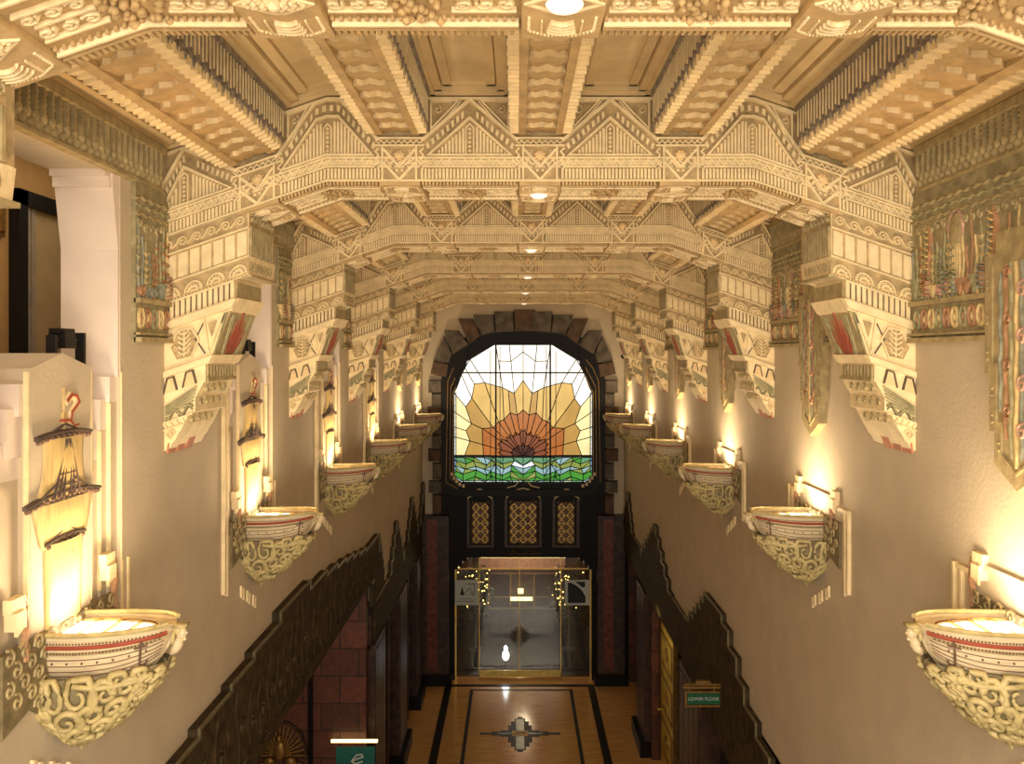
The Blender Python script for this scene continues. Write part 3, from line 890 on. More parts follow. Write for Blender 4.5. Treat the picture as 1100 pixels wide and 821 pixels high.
pen = make_pendant()
PLAB = ['olive stepped relief pendant at the right edge, hanging from the nearest sea frieze',
        'stepped relief pendant on right wall above the second ship lamp from the camera',
        'stepped relief pendant on right wall above the third ship lamp from the camera',
        'small stepped relief pendant on right wall above the fourth ship lamp', 'tiny stepped relief pendant on right wall above the fifth ship lamp',
        'tiny stepped relief pendant on right wall above the farthest ship lamp']
pen['label'] = PLAB[0]
for i in range(1, 6): dup(pen, (HW, BAY[i], H), label=PLAB[i])
dup(pen, (-HW, BAY[4], H), pi, 'small stepped relief pendant on left wall above the fifth ship lamp')
dup(pen, (-HW, BAY[5], H), pi, 'small stepped relief pendant on left wall above the farthest ship lamp')

# ------------------------------------------------------------------ ship lamps (bow points to local +x, origin on the wall at rim height)
def hw(t):  # half width of the rim at fraction t of the length
    return .215*max(0, 1-t**2.6)**.5*(1-.12*(1-t)**2)
LS = .60
def hullpt(t, q, s):
    """t along, q -1..1 around the section from rim to rim through the keel"""
    w = hw(t)+.006; dep = .30-.12*t**3
    an = q*pi/2
    return (t*LS-(abs(cos(an)))*.07*t**3, s*1.0*w*abs(sin(an))**.75*(1 if q > 0 else -1), -dep*abs(cos(an))**.8+.02*t*t)
def make_ship():
    root = thing('ship_lamp', 'x', 'wall lamp', (-HW, BAY[0], H-1.43), group='ship shaped wall lamps')
    g = M(); NT, NQ = 22, 24
    rows = [[g.R(*hullpt(min(.999, i/NT), -1+2*j/NQ, 1)) for j in range(NQ+1)] for i in range(NT+1)]
    for i in range(NT):
        for j in range(NQ): g.F(rows[i][j], rows[i][j+1], rows[i+1][j+1], rows[i+1][j])
    hull = g.build('hull', 'hull', root, smooth=True)
    # planks
    def along(q, off, t0=0, t1=.97, n=20, up=0):
        pts = []
        for i in range(n+1):
            t = t0+(t1-t0)*i/n; p = hullpt(t, q, 1); L = math.hypot(p[1], p[2]) or 1
            pts.append((p[0]+off*t**3, p[1]+(off if p[1] > 0 else -off), p[2]+up))
        return pts
    g = M()
    for q in (.80, .72, .64, .56, .48):
        for s_ in (-1, 1): g.tube(along(s_*q, .001), .0026, 5)
    g.build('plank_seams', 'brown', root)
    # rim bands
    for nm, q, r, mt in (('gunwale', 1.0, .014, 'wave'), ('red_band', .93, .011, 'red'), ('lower_rail', .87, .008, 'olive')):
        g = M()
        for s_ in (-1, 1): g.tube(along(s_*q, .003, up=(.012 if q == 1 else 0)), r, 6)
        g.build(nm, mt, root)
    g = M()
    for s_ in (-1, 1):
        for up, n in ((-.006, 34), (-.052, 34)):
            P = along(s_*(.965 if up > -.03 else .88), .012, t1=.93, n=n)
            for p in P: g.ball(p[0], p[1], p[2], .0052, .0045, .0052, 6, 4)
        for p in along(s_*.76, .006, t0=.08, t1=.85, n=6): g.ball(p[0], p[1], p[2], .006, .006, .006, 6, 4)
    g.build('studs', 'brown', root)
    # deck with trough and glowing lens
    g = M()
    n = 20
    L_ = [(i/n*LS*.985, hw(i/n*.985)-.002) for i in range(n+1)]
    top = [g.R(x, y, -.012+.02*(x/LS)**2) for x, y in L_]; top2 = [g.R(x, -y, -.012+.02*(x/LS)**2) for x, y in L_]
    in1 = [g.R(.0+x*.86, max(0, y-.035), -.012+.015*(x/LS)**2) for x, y in L_]; in2 = [g.R(.0+x*.86, -max(0, y-.035), -.012+.015*(x/LS)**2) for x, y in L_]
    for i in range(n):
        g.F(top[i], top[i+1], in1[i+1], in1[i]); g.F(top2[i], top2[i+1], in2[i+1], in2[i])
    g.F(top[n], top2[n], in2[n], in1[n])
    g.build('deck_rim', 'hull', root)
    g = M()
    low = [(x*.86, max(0.002, y-.033)) for x, y in L_]
    A = [g.R(x, y, -.045) for x, y in low]+[g.R(x, -y, -.045) for x, y in reversed(low)]
    g.F(*A)
    B = [g.R(x, y, -.012) for x, y in low]+[g.R(x, -y, -.012) for x, y in reversed(low)]
    for i in range(len(A)-1): g.F(A[i], A[i+1], B[i+1], B[i])
    g.build('lamp_trough', 'brassd', root)
    g = M(); g.mat(0)
    for k, (x0, x1) in enumerate(((.03, .12), (.135, .24), (.255, .36), (.375, .47))):
        w0, w1 = hw(x0/LS)-.045, hw(x1/LS/.9)-.05
        g.mat(0 if k < 2 else 1)
        g.prism([(x0, -w0), (x1, -w1), (x1, w1), (x0, w0)], -.03, -.022)
    o = g.build('lamp_glass', ['lens', 'lens2'], root); o['label'] = 'glowing glass trough'
    g = M()
    for x in (.127, .247, .367): g.box(x-.005, x+.005, -hw(x/LS)+.035, hw(x/LS)-.035, -.03, -.008)
    g.build('lamp_grille', 'brass', root)
    # stem and figurehead
    g = M(); g.tube([(.585, 0, .0), (.575, 0, -.06), (.54, 0, -.12), (.49, 0, -.19), (.44, 0, -.25)], [.016, .016, .014, .013, .010], 8)
    g.build('stem_post', 'hull', root, smooth=True)
    g = M()
    g.ball(.628, 0, -.035, .030, .027, .038, 14, 10)      # head
    g.ball(.654, 0, -.038, .010, .007, .008, 6, 5)        # nose
    g.ball(.648, 0, -.056, .009, .012, .005, 6, 4)        # mouth
    g.ball(.645, 0, -.070, .012, .012, .010, 8, 5)        # chin
    for s_ in (-1, 1): g.ball(.648, s_*.012, -.030, .006, .006, .004, 6, 4); g.ball(.625, s_*.028, -.04, .008, .005, .012, 6, 5)
    g.tube([(.62, 0, -.06), (.612, 0, -.09), (.60, 0, -.12), (.575, 0, -.15)], [.018, .030, .026, .012], 10)
    fh = g.build('figurehead', 'hull', root, smooth=True)
    g = M(); g.box(.59, .66, -.034, .034, -.004, .010); g.ball(.612, 0, -.02, .036, .034, .034, 12, 8)
    for s_ in (-1, 1): g.tube([(.60, s_*.03, -.02), (.596, s_*.034, -.06), (.59, s_*.026, -.10)], [.010, .012, .006], 6)
    g.build('headdress', 'wave', fh, smooth=True)
    # anchors near the bow
    for s_ in (-1, 1):
        def ap(u, v):   # point on side near bow
            t = .80+u; q = s_*(.93-v*2.0); p = hullpt(min(.97, t), q, 1); return (p[0]+.01, p[1]+s_*.012, p[2])
        g = M(); g.tube([ap(0, .0), ap(0, .08), ap(0, .16), ap(-.01, .24)], .0055, 6)
        g.tube([ap(-.05, .04), ap(.05, .04)], .005, 6)
        g.tube([ap(-.07, .19), ap(-.045, .235), ap(0, .25), ap(.04, .235), ap(.06, .19)], .005, 6)
        g.build('anchor', 'brown', root)
    # wave base
    def wv(t, q, off=0):
        # t 0..1 from wall to bow ; q -1..1 ; surface of the mound under the hull
        w = (.205*(max(0, 1-t**2.2))**.5+.03*(1-t)); x = t*.57
        topz = -.21+.035*t; botz = -.60+.40*t**2.1
        if t < .16: botz += .10*(1-t/.16)
        an = q*pi/2; k = abs(cos(an))**.75
        wob = 1+.05*sin(6*t+7*q)
        return (x+off*.35, (w*wob+off)*abs(sin(an))**.9*(1 if q > 0 else -1), topz+(botz-topz)*k-off*k*.6)
    g = M(); NT, NQ = 20, 24
    rows = [[g.R(*wv(min(.995, i/NT), -1+2*j/NQ)) for j in range(NQ+1)] for i in range(NT+1)]
    for i in range(NT):
        for j in range(NQ): g.F(rows[i][j], rows[i][j+1], rows[i+1][j+1], rows[i+1][j])
    g.F(*rows[-1])
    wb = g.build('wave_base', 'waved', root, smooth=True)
    g = M()
    for s_ in (-1, 1):
        for (t, q, r, dr) in ((.12, .88, .075, 1), (.34, .90, .085, -1), (.55, .86, .07, 1), (.72, .84, .055, -1), (.86, .8, .04, 1), (.22, .66, .075, -1),
                              (.42, .66, .07, 1), (.60, .62, .06, -1), (.10, .52, .065, 1), (.28, .44, .06, 1), (.46, .44, .055, -1), (.12, .28, .055, -1), (.30, .22, .05, 1), (.64, .40, .045, 1), (.04, .72, .05, 1), (.80, .60, .045, 1), (.92, .58, .035, -1), (.76, .38, .04, -1), (.52, .20, .045, -1), (.88, .34, .035, 1), (.96, .82, .03, -1), (.66, .95, .05, 1), (.82, .95, .04, 1), (.10, .10, .05, 1), (.36, .06, .04, 1), (.02, .92, .05, -1)):
            pts = []
            for i in range(19):
                k = i/18; rr = r*(.12+.88*k); an = pi*.5+dr*2*pi*1.45*k
                tt = t+rr*cos(an)/.545; qq = q+rr*sin(an)/.42
                if tt < .0: tt = .0
                if tt > .97: tt = .97
                pts.append(wv(tt, s_*max(.03, min(1, qq)), .012))
            g.tube(pts, [.009+.013*(i/18) for i in range(19)], 6)
        for j in range(4):
            pts = [wv(.02+.04*i, s_*max(.04, (.36-.09*j-.015*i)), .008) for i in range(7)]
            g.tube(pts, .009, 6)
        pts = [wv(.30+.1*i, s_*(.98-.02*i), .014) for i in range(7)]; g.tube(pts, .016, 6)
    g.build('wave_scrolls', 'wave', wb, smooth=True)
    g = M()
    for k in range(3): g.ball(.09+.015*k, (-.03+.03*k), -.60-.01*(k == 1), .024, .02, .026, 8, 6)
    g.tube([(.1, 0, -.60), (.1, 0, -.64), (.1, 0, -.66)], [.012, .008, .003], 6)
    g.build('drop_finial', 'wave', wb, smooth=True)
    # wave panel on the wall
    mp = lambda a, b, d: (d, a, b)
    g = M(mp); W = .56
    P = [(-W, .03), (-W, -.36), (-.33, -.30), (-.16, -.44), (.16, -.44), (.33, -.30), (W, -.36), (W, .03)]
    g.prism(P, -.01, .02)
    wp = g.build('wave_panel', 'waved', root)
    g = M(mp)
    for row in range(5):
        for k in range(9):
            x = -W+.05+k*.125+(.06 if row % 2 else 0); z = .0-row*.075
            if x < W-.03 and not (z < -.29 and abs(x) > .36): g.spiral(x, z, .046, .017, .012, .030, turns=1.3, ph=k*.7, sg=1 if x < 0 else -1, n=11)
    g.build('panel_scrolls', 'olive', wp)
    return root
ship = make_ship()
SL = {-1: ['ship shaped wall lamp at lower left, nearest on the left wall', 'ship shaped wall lamp on the left wall, second from the camera',
           'ship shaped wall lamp on the left wall, third from the camera', 'ship shaped wall lamp on the left wall, fourth from the camera',
           'small ship shaped wall lamp on the left wall, fifth from the camera', 'farthest ship shaped wall lamp on the left wall, overlapping the black quoins'],
      1: ['ship shaped wall lamp at the right edge of the picture, cropped by the frame', 'ship shaped wall lamp on the right wall, second from the camera',
          'ship shaped wall lamp on the right wall, third from the camera', 'ship shaped wall lamp on the right wall, fourth from the camera',
          'small ship shaped wall lamp on the right wall, fifth from the camera', 'farthest ship shaped wall lamp on the right wall, overlapping the black quoins']}
ship['label'] = SL[-1][0]
for side in (-1, 1):
    for i in range(6):
        if side == -1 and i == 0: continue
        dup(ship, (side*HW, BAY[i], H-1.43), 0 if side == -1 else pi, SL[side][i])

# ------------------------------------------------------------------ wall mouldings and seahorse brackets round each ship
def make_mould(side, plain):
    root = thing('raised_moulding', 'x', 'wall moulding', (side*HW, 0, H), group='raised mouldings round the ship lamps')
    mp = lambda a, b, d: (-side*d, a, b)
    g = M(mp)
    for s_ in (-1, 1):
        for w, dd in ((.665, .026), (.745, .03)):
            a0, a1 = sorted((s_*w, s_*(w+.022)))
            zt = -1.27 if plain else .95
            if plain or s_ < 0: g.box(a0, a1, -1.98+(.03 if w > .7 else 0), zt, -.005, dd)
            else: g.box(a0, a1, -1.98, -.16 if False else -1.24, -.005, dd*.4)
        if plain:
            a0, a1 = sorted((s_*.50, s_*.72)); g.box(a0, a1, -1.30, -1.27, -.005, .028)
    g.build('raised_strips', 'cream', root)
    if plain:
        g = M(mp); g.box(-.42, .42, -1.235, -1.205, -.005, .026); g.build('ledge', 'wall', root)
    for k in range(3):
        g = M(mp); x = -.30+.17*k; z = -2.0-.085*k
        for j in range(2): g.prism([(x+.055*j, z-.035*j), (x+.03+.055*j, z-.035*j-.012), (x+.03+.055*j, z-.035*j-.115), (x+.055*j, z-.035*j-.10)], -.005, .018)
        g.build('staggered_bar', 'cream', root)
    return root
def make_seahorse(side):
    root = thing('seahorse_bracket', 'x', 'bracket', (side*HW, 0, H), group='seahorse brackets beside the ship lamps')
    mp = lambda a, b, d: (-side*d, a, b)
    g = M(mp)
    g.box(-.06, .05, -.07, 0, -.005, .04); g.box(-.05, .035, -.15, -.065, -.005, .055); g.prism([(.03, -.0), (.10, -.02), (.125, -.08), (.10, -.17), (.03, -.2)], -.005, .014)
    g.build('stepped_block', 'cream', root)
    g = M(mp)
    pts = [(.06, -.06), (.075, -.05), (.088, -.07), (.083, -.10), (.095, -.14), (.10, -.18), (.085, -.22), (.08, -.26), (.09, -.30), (.085, -.335), (.07, -.33), (.072, -.31)]
    g.path(pts, .036, .006, .034, rnd=True, taper=lambda t: [.6, .8, .9, .75, 1.1, 1.2, 1.0, .7, .5, .4, .3, .25][min(11, int(t*11.01))])
    g.path([(.088, -.075), (.062, -.09)], .015, .012, .03, rnd=True)
    for k in range(4): g.path([(.10, -.12-.025*k), (.125, -.125-.025*k)], .008, .01, .024)
    g.build('seahorse', 'seaO', root)
    return root
for side in (-1, 1):
    nm = 'left' if side < 0 else 'right'
    mA = make_mould(side, True); mB = None if side > 0 else make_mould(side, False); sh = make_seahorse(side)
    first = {True: True, False: True}; fs = True
    for i in range(6):
        plain = side > 0 or i >= 4
        src = mA if plain else mB
        lab = 'pale raised strips and staggered bars on the %s wall around the %s ship lamp' % (nm, ORD[i])
        if first[plain]: src.location.y = BAY[i]; src['label'] = lab; first[plain] = False
        else: dup(src, (side*HW, BAY[i], H), label=lab)
        for s_, w in ((-1, 'near'), (1, 'far')):
            lab = 'seahorse bracket on the %s wall at the %s side of the %s ship lamp' % (nm, w, ORD[i])
            loc = (side*HW, BAY[i]+s_*.46, H-1.15)
            if fs: sh.location = loc; sh['label'] = lab; o = sh; fs = False
            else: o = dup(sh, loc, label=lab)

# ------------------------------------------------------------------ sails on the left wall
def make_sails():
    root = thing('sail_relief', 'x', 'sail relief', (-HW, BAY[0], H), group='ship sail reliefs on the left wall')
    mp = lambda a, b, d: (d, a, b)
    g = M(mp); g.path([(0, -1.0), (0, -.17)], .011, 0, .014, rnd=True, taper=lambda t: 1.4-t); g.prism([(-.02, -.36), (.02, -.36), (.016, -.30), (-.016, -.30)], 0, .016); g.mat(1); g.box(-.028, .028, -.35, -.335, 0, .028); g.build('mast', ['sail', 'red'], root)
    def sail(name, zt, zb, wt, wb, dep, waist=0.0):
        g = M(mp); n, k = 10, 8; rows = []
        for j in range(k+1):
            t = j/k; z = zt+(zb-zt)*t; w = (wt+(wb-wt)*t)-waist*sin(pi*t)
            rows.append([g.P(-w+2*w*i/n, z+.03*(abs(2*i/n-1))**2*(t)*(-1), .012+dep*sin(pi*i/n)*(.35+.65*sin(pi*min(1, t+.15)))) for i in range(n+1)])
        back = [[g.P(-(wt+(wb-wt)*j/k)+waist*sin(pi*j/k), zt+(zb-zt)*j/k, 0) for i in (0,)][0] for j in range(k+1)]
        for j in range(k):
            for i in range(n): g.F(rows[j][i], rows[j][i+1], rows[j+1][i+1], rows[j+1][i])
        for i in range(n+1): pass
        # rim to the wall
        for sd in (0, n):
            e = [g.P(((-1 if sd == 0 else 1)*((wt+(wb-wt)*j/k)-waist*sin(pi*j/k))), zt+(zb-zt)*j/k, -.003) for j in range(k+1)]
            for j in range(k): g.F(rows[j][sd], rows[j+1][sd], e[j+1], e[j])
        return g.build(name, 'sail', root, smooth=True)
    sail('topsail', -.43, -.74, .20, .25, .025, .03)
    sail('mainsail', -.76, -.96, .30, .22, .025)
    sail('lower_sail', -.97, -1.39, .19, .17, .05)
    def yard(z, w, sag):
        g = M(mp); g.mat(0); g.path([(-w+2*w*i/10, z+sag*(1-(2*i/10-1)**2)) for i in range(11)], .022, 0, .030, rnd=True)
        n = int(w*2/.052)
        for i in range(n):
            x = -w+.03+i*(2*w-.06)/(n-1); zz = z+sag*(1-(x/w)**2)-.02; g.mat(1); g.dome(x, zz, .014, .0, .034, rb=.018, n=7)
        g.build('yard', ['spar', 'brown'], root)
    yard(-.42, .27, .02); yard(-.75, .37, .035); yard(-.965, .20, .02)
    g = M(mp)
    for s_ in (-1, 1):
        for x in (.10, .06, .03): g.path([(s_*x*1.3, -.74), (s_*x*.2, -.44)], .006, .022, .034)
    for z in (-.5, -.56, -.62, -.68): g.path([(-.04-(-z-.44)*.2, z), (.04+(-z-.44)*.2, z)], .005, .022, .033)
    g.path([(-.30, -.75), (0, -.62), (.30, -.75)], .008, .018, .028); g.path([(-.2, -.42), (0, -.36), (.2, -.42)], .008, 0.01, .02); g.path([(-.17, -.965), (0, -.90), (.17, -.965)], .008, .01, .024)
    g.build('rigging', 'spar', root)
    g = M(mp); pts = [(.02, -.25), (.07, -.215), (.12, -.225), (.145, -.26), (.11, -.285), (.07, -.31), (.06, -.36), (.10, -.385), (.14, -.38)]
    g.mat(0); g.path(pts, .05, 0, .014, rnd=True, taper=lambda t: 1-.5*t); g.mat(1); g.path([(a, b+.006) for a, b in pts], .016, .010, .019, taper=lambda t: 1-.5*t)
    g.build('pennant', ['cream', 'red'], root)
    g = M(mp); 
    for (x, z) in ((.0, -1.03), (-.03, -1.08), (.04, -1.07), (0, -1.13)): g.dome(x, z, .010, .045, .012, n=6)
    g.build('sail_emblem', 'brown', root)
    return root
sl = make_sails()
SLL = ['gold three-sail ship rigging relief on the left wall above the nearest ship lamp', 'gold ship sail relief above the second ship lamp on the left wall',
       'gold ship sail relief above the third ship lamp on the left wall', 'small gold ship sail relief above the fourth ship lamp on the left wall']
sl['label'] = SLL[0]
for i in range(1, 4): dup(sl, (-HW, BAY[i], H), label=SLL[i])

# ------------------------------------------------------------------ end wall: stone arch, window, grilles, doors
K = 1/42.3
def ec(px, py): return ((450+px/3.909-562)*K, (382-(320+py/3.909))*K)   # measured points of the stone surround, in metres
ST = [[(397, 50), (443, 50), (443, 142), (401, 142)], [(315, 58), (397, 58), (401, 142), (322, 146)], [(228, 72), (315, 72), (322, 146), (262, 160)],
      [(165, 88), (228, 88), (262, 160), (212, 197)], [(108, 138), (165, 138), (212, 197), (143, 240)], [(92, 195), (108, 160), (143, 240), (128, 275), (64, 262)],
      [(62, 265), (128, 278), (120, 335), (50, 320)], [(42, 345), (98, 345), (98, 398), (42, 398)], [(55, 400), (98, 400), (98, 455), (55, 455)],
      [(38, 458), (98, 458), (98, 515), (38, 515)], [(55, 517), (98, 517), (98, 572), (55, 572)], [(55, 574), (98, 574), (98, 628), (55, 628)], [(40, 632), (98, 632), (98, 686), (40, 686)],
      [(58, 690), (98, 690), (98, 762), (58, 762)], [(42, 766), (98, 766), (98, 818), (42, 818)], [(58, 822), (98, 822), (98, 905), (58, 905)]]
t = thing('stone_window_surround', 'charcoal stone arch of stepped blocks around the stained glass window', 'stone arch', (0, ENDY, H))
emp = lambda a, b, d: (a, -d, b)
for s_ in (1, -1):
    for k, P in enumerate(ST):
        if k == 0 and s_ < 0: continue
        g = M(emp)
        if k == 0: pts = [ec(397, 50), ec(489, 50), ec(485, 142), ec(401, 142)]
        else: pts = [ec(*p) for p in P]
        if s_ < 0: pts = [(-x, z) for x, z in pts]
        g.mat(0); g.prism(pts, -.05, .16+.02*(k % 2), ch=.03)
        g.build('stone_block', 'stone' if k % 3 else 'stone2', t)
# dark inner arch
def wc(px, py): return ((px-438)/5.294*K*1.016, (17-py/5.294)*K*1.016)
GL = [(275, 30), (110, 130), (118, 170), (92, 200), (66, 272), (48, 300), (48, 745), (80, 795), (100, 803), (776, 803), (796, 795), (828, 745), (828, 300), (810, 272), (784, 200), (758, 170), (766, 130), (601, 30)]
inner = [wc(*p) for p in GL]
outerp = [(-.75, .76), (-1.32, .42), (-1.42, .30), (-1.60, .10), (-1.80, -.04), (-1.98, -.5), (-2.05, -3.35), (-1.7, -3.45), (-1.6, -3.48), (1.6, -3.48), (1.7, -3.45), (2.05, -3.35), (1.98, -.5), (1.80, -.04), (1.60, .10), (1.42, .30), (1.32, .42), (.75, .76)]
t = thing('window_1', None, None, (0, ENDY, H)); t['kind'] = 'structure'; t['label'] = 'stained glass sunrise window'
g = M(emp)
def ringm(A, B, d0, d1, da, db):
    n = len(A); a1 = [g.P(x, z, da) for x, z in A]; b1 = [g.P(x, z, db) for x, z in B]; a0 = [g.P(x, z, da-.1) for x, z in A]; b0 = [g.P(x, z, db-.1) for x, z in B]
    for i in range(n):
        j = (i+1) % n; g.F(a1[i], a1[j], b1[j], b1[i]); g.F(a0[i], a0[j], b0[j], b0[i]); g.F(a1[i], a1[j], a0[j], a0[i]); g.F(b1[i], b1[j], b0[j], b0[i])
mix = lambda A, B, k: [(p[0]*(1-k)+q[0]*k, p[1]*(1-k)+q[1]*k) for p, q in zip(A, B)]
ringm(mix(outerp, inner, -.35), mix(outerp, inner, .34), 0, 0, .10, .09)
ringm(mix(outerp, inner, .33), mix(outerp, inner, .67), 0, 0, .03, .02)
ringm(mix(outerp, inner, .66), mix(outerp, inner, 1.0), 0, 0, -.05, -.06)
g.build('window_frame', 'black', t)
g = M(emp)
for k in (.345, .675, .955): 
    pts = mix(outerp, inner, k)
    g.path([p for p in pts[4:8]], .012, .0, .03 if k > .6 else .1); g.path([p for p in pts[11:15]], .012, .0, .03 if k > .6 else .1)
g.build('frame_bead', 'brassd', t)
g = M(emp)
for s_ in (-1, 1):
    for k, (px, py) in enumerate(((40, 752), (52, 772), (66, 790), (84, 808), (104, 818))):
        x, z = wc(px, py); g.box(s_*x-.03 if s_ > 0 else -x-.03, s_*x+.03 if s_ > 0 else -x+.03, z-.05, z+.03, -.03, .03)
g.build('stepped_corner_blocks', 'pale', t)
# glass
GC = {'w': ((255, 248, 232), 1.0), 'y1': ((255, 232, 168), .95), 'y2': ((240, 196, 104), .75), 'y3': ((222, 172, 80), .62), 'o': ((216, 122, 26), .55), 'o2': ((176, 84, 22), .42),
      'r': ((110, 34, 14), .32), 'g1': ((84, 190, 64), .5), 'g2': ((176, 196, 92), .5), 'b': ((170, 214, 220), .62), 'b2': ((140, 176, 226), .7), 'w2': ((236, 244, 250), .95), 'g3': ((120, 190, 140), .5)}
GN = list(GC)
def gmat(k):
    col, st = GC[k]; m = bpy.data.materials.new('stained_glass_'+k); m.use_nodes = True; nt = m.node_tree; b = nt.nodes['Principled BSDF']
    b.inputs['Base Color'].default_value = (*[x*.3 for x in lin(col)], 1); b.inputs['Roughness'].default_value = .25
    tc = nt.nodes.new('ShaderNodeTexCoord'); n = nt.nodes.new('ShaderNodeTexNoise'); n.inputs['Scale'].default_value = 2.2
    r = nt.nodes.new('ShaderNodeValToRGB'); l = lin(col); r.color_ramp.elements[0].position = .3; r.color_ramp.elements[1].position = .7
    r.color_ramp.elements[0].color = (*[x*(.95 if k in ('w', 'w2', 'b2') else .78) for x in l], 1); r.color_ramp.elements[1].color = (*l, 1)
    nt.links.new(tc.outputs['Object'], n.inputs['Vector']); nt.links.new(n.outputs['Fac'], r.inputs['Fac']); nt.links.new(r.outputs['Color'], b.inputs['Emission Color'])
    b.inputs['Emission Strength'].default_value = st*1.15; return m
GM = [gmat(k) for k in GN]
C = (438, 655)
RY = [((215, 650), (110, 650), (50, 650)), ((212, 590), (140, 570), (50, 545)), ((208, 500), (148, 472), (50, 405)), ((270, 495), (150, 330), (92, 200)),
      ((300, 462), (222, 243), (140, 112)), ((330, 450), (322, 270), (285, 30)), ((405, 425), (388, 303), (360, 30)), ((438, 395), (438, 230), (438, 30))]
TIP = {1: ((118, 512), (50, 490)), 2: ((116, 378), (50, 300)), 3: ((164, 250), (112, 160))}
OT = {0: None, 5: (365, 412)}
gl = M(emp); ld = M(emp)
def pane(pts, c):
    for s_ in (1, -1):
        P = [wc(*((p[0], p[1]) if s_ > 0 else (876-p[0], p[1]))) for p in pts]
        gl.mat(GN.index(c)); gl.prism(P, -.055, -.045)
        ld.path(P, .021, -.05, -.03, closed=True)
def lp(p, q, k): return (p[0]+(q[0]-p[0])*k, p[1]+(q[1]-p[1])*k)
for i in range(7):
    a, b = RY[i], RY[i+1]
    # red centre, brown ring, orange ring
    ra, rb = (.30, .24) if i % 2 else (.24, .30)
    pane([C, lp(C, a[0], ra), lp(C, b[0], rb)], 'r')
    m1 = lp(lp(C, a[0], .62), lp(C, b[0], .62), .5)
    pane([lp(C, a[0], ra), lp(C, a[0], .52), m1, lp(C, b[0], .52), lp(C, b[0], rb)], 'o2')
    mo = OT.get(i)
    if mo: pane([lp(C, a[0], .52), a[0], mo, lp(lp(C, a[0], .55), lp(C, b[0], .55), .5)], 'o'); pane([lp(lp(C, a[0], .55), lp(C, b[0], .55), .5), mo, b[0], lp(C, b[0], .52)], 'o')
    else: pane([lp(C, a[0], .52), a[0], b[0], lp(C, b[0], .52), m1], 'o')
    gold = [a[0], a[1]]+([TIP[i][0]] if i in TIP else [])+[b[1], b[0]]
    if mo: pane([a[0], a[1], lp(a[1], b[1], .5), mo], 'y2'); pane([mo, lp(a[1], b[1], .5), b[1], b[0]], 'y3')
    else: pane(gold, 'y3' if i < 3 else 'y2')
    cw_ = 'y1' if i < 3 else 'w'
    if i in TIP:
        tp, tf = TIP[i]; pane([a[1], a[2], tf, tp], cw_); pane([tp, tf, b[2], b[1]] if i != 2 else [tp, tf, (66, 272), b[2], b[1]], cw_ if i != 2 else 'w')
    else:
        if i >= 4:
            k = [.0, .62, .66, .80][i-4] if i > 4 else .6; k2 = [.62, .66, .80][i-4]
            if i == 4: pane([a[1], a[2], (275, 30), b[2], b[1]], 'w')
            else:
                pane([a[1], lp(a[1], a[2], k), lp(b[1], b[2], k2), b[1]], 'w'); pane([lp(a[1], a[2], k), a[2], b[2], lp(b[1], b[2], k2)], 'w')
        else: pane([a[1], a[2], b[2], b[1]], cw_)
# sea
rr = random.Random(4)
rowsy = [662, 690, 718, 748, 778, 800]
xs_ = [52, 110, 165, 220, 270, 325, 380, 438]
SJ = {(x, k): (rr.uniform(-16, 16) if 55 < x < 400 else 0, rr.uniform(-6, 6)) for x in xs_ for k in range(6)}
def sv(x, k):
    i = xs_.index(x); j = SJ[(x, k)]; return (x+(0 if k in (0, 5) else j[0]), rowsy[k]+(0 if k in (0, 5) else (12 if i % 2 else -10)+j[1]))
seaC = ['g3', 'g2', 'b', 'g1', 'g1']
for k in range(5):
    for i in range(7):
        x0, x1 = xs_[i], xs_[i+1]
        c = seaC[k] if rr.random() < .62 else rr.choice(['g1', 'g2', 'b', 'w2', 'g3'])
        q4 = [sv(x0, k), sv(x1, k), sv(x1, k+1), sv(x0, k+1)]
        if k == 4 and i == 0: q4[3] = (84, 800)
        if rr.random() < .5: pane([q4[0], q4[1], q4[2]], c); pane([q4[0], q4[2], q4[3]], rr.choice([c, c, 'g1', 'g2', 'b']))
        else: pane(q4, c)
for seg_ in (((48, 300), (48, 745)), ):
    pane([(48, 300), (62, 300), (62, 745), (48, 745)], 'b2')
pane([(80, 795), (100, 803), (438, 803), (438, 792), (108, 792)], 'w2')
glo = gl.build('glass_panes', GM, t); glo['label'] = 'coloured leaded glass panes'
ldo = ld.build('lead_lines', 'lead', t)
g = M(emp)
for x in (285, 590):
    a = wc(x, 0)[0]; g.box(a-.022, a+.022, wc(0, 803)[1], wc(0, 30)[1], -.04, -.0)
for x in (308, 568, 255, 621):
    a = wc(x, 0)[0]; g.box(a-.009, a+.009, wc(0, 803)[1], wc(0, 40 if 260 < x < 600 else 60)[1], -.04, -.015)
for y in (187, 655):
    a0, z = wc(100 if y < 300 else 48, y); g.box(a0, -a0, z-.018, z+.018, -.04, .0)
g.build('muntins', 'lead', t)
# black spandrel wall behind and below the window
g = M(emp)
DW = 1.74; DT = -5.12
g.box(-3.5, -DW, -H, -4.1, -.25, .05); g.box(DW, 3.5, -H, -4.1, -.25, .05); g.box(-2.12, -DW, -4.1, -3.35, -.25, .06); g.box(DW, 2.12, -4.1, -3.35, -.25, .06); g.box(-DW, DW, DT, -3.35, -.25, .06)
g.box(-2.12, -1.8, -3.4, .9, -.3, -.08); g.box(1.8, 2.12, -3.4, .9, -.3, -.08)
for s_ in (-1, 1):    # cut corners of the door head
    g.prism([(s_*DW, DT), (s_*(DW-.32), DT), (s_*(DW-.32), DT-.08), (s_*(DW-.2), DT-.08), (s_*(DW-.2), DT-.2), (s_*(DW-.08), DT-.2), (s_*(DW-.08), DT-.3), (s_*DW, DT-.3)], -.25, .06)
struct('trim_1', g, 'black', loc=(0, ENDY, H))
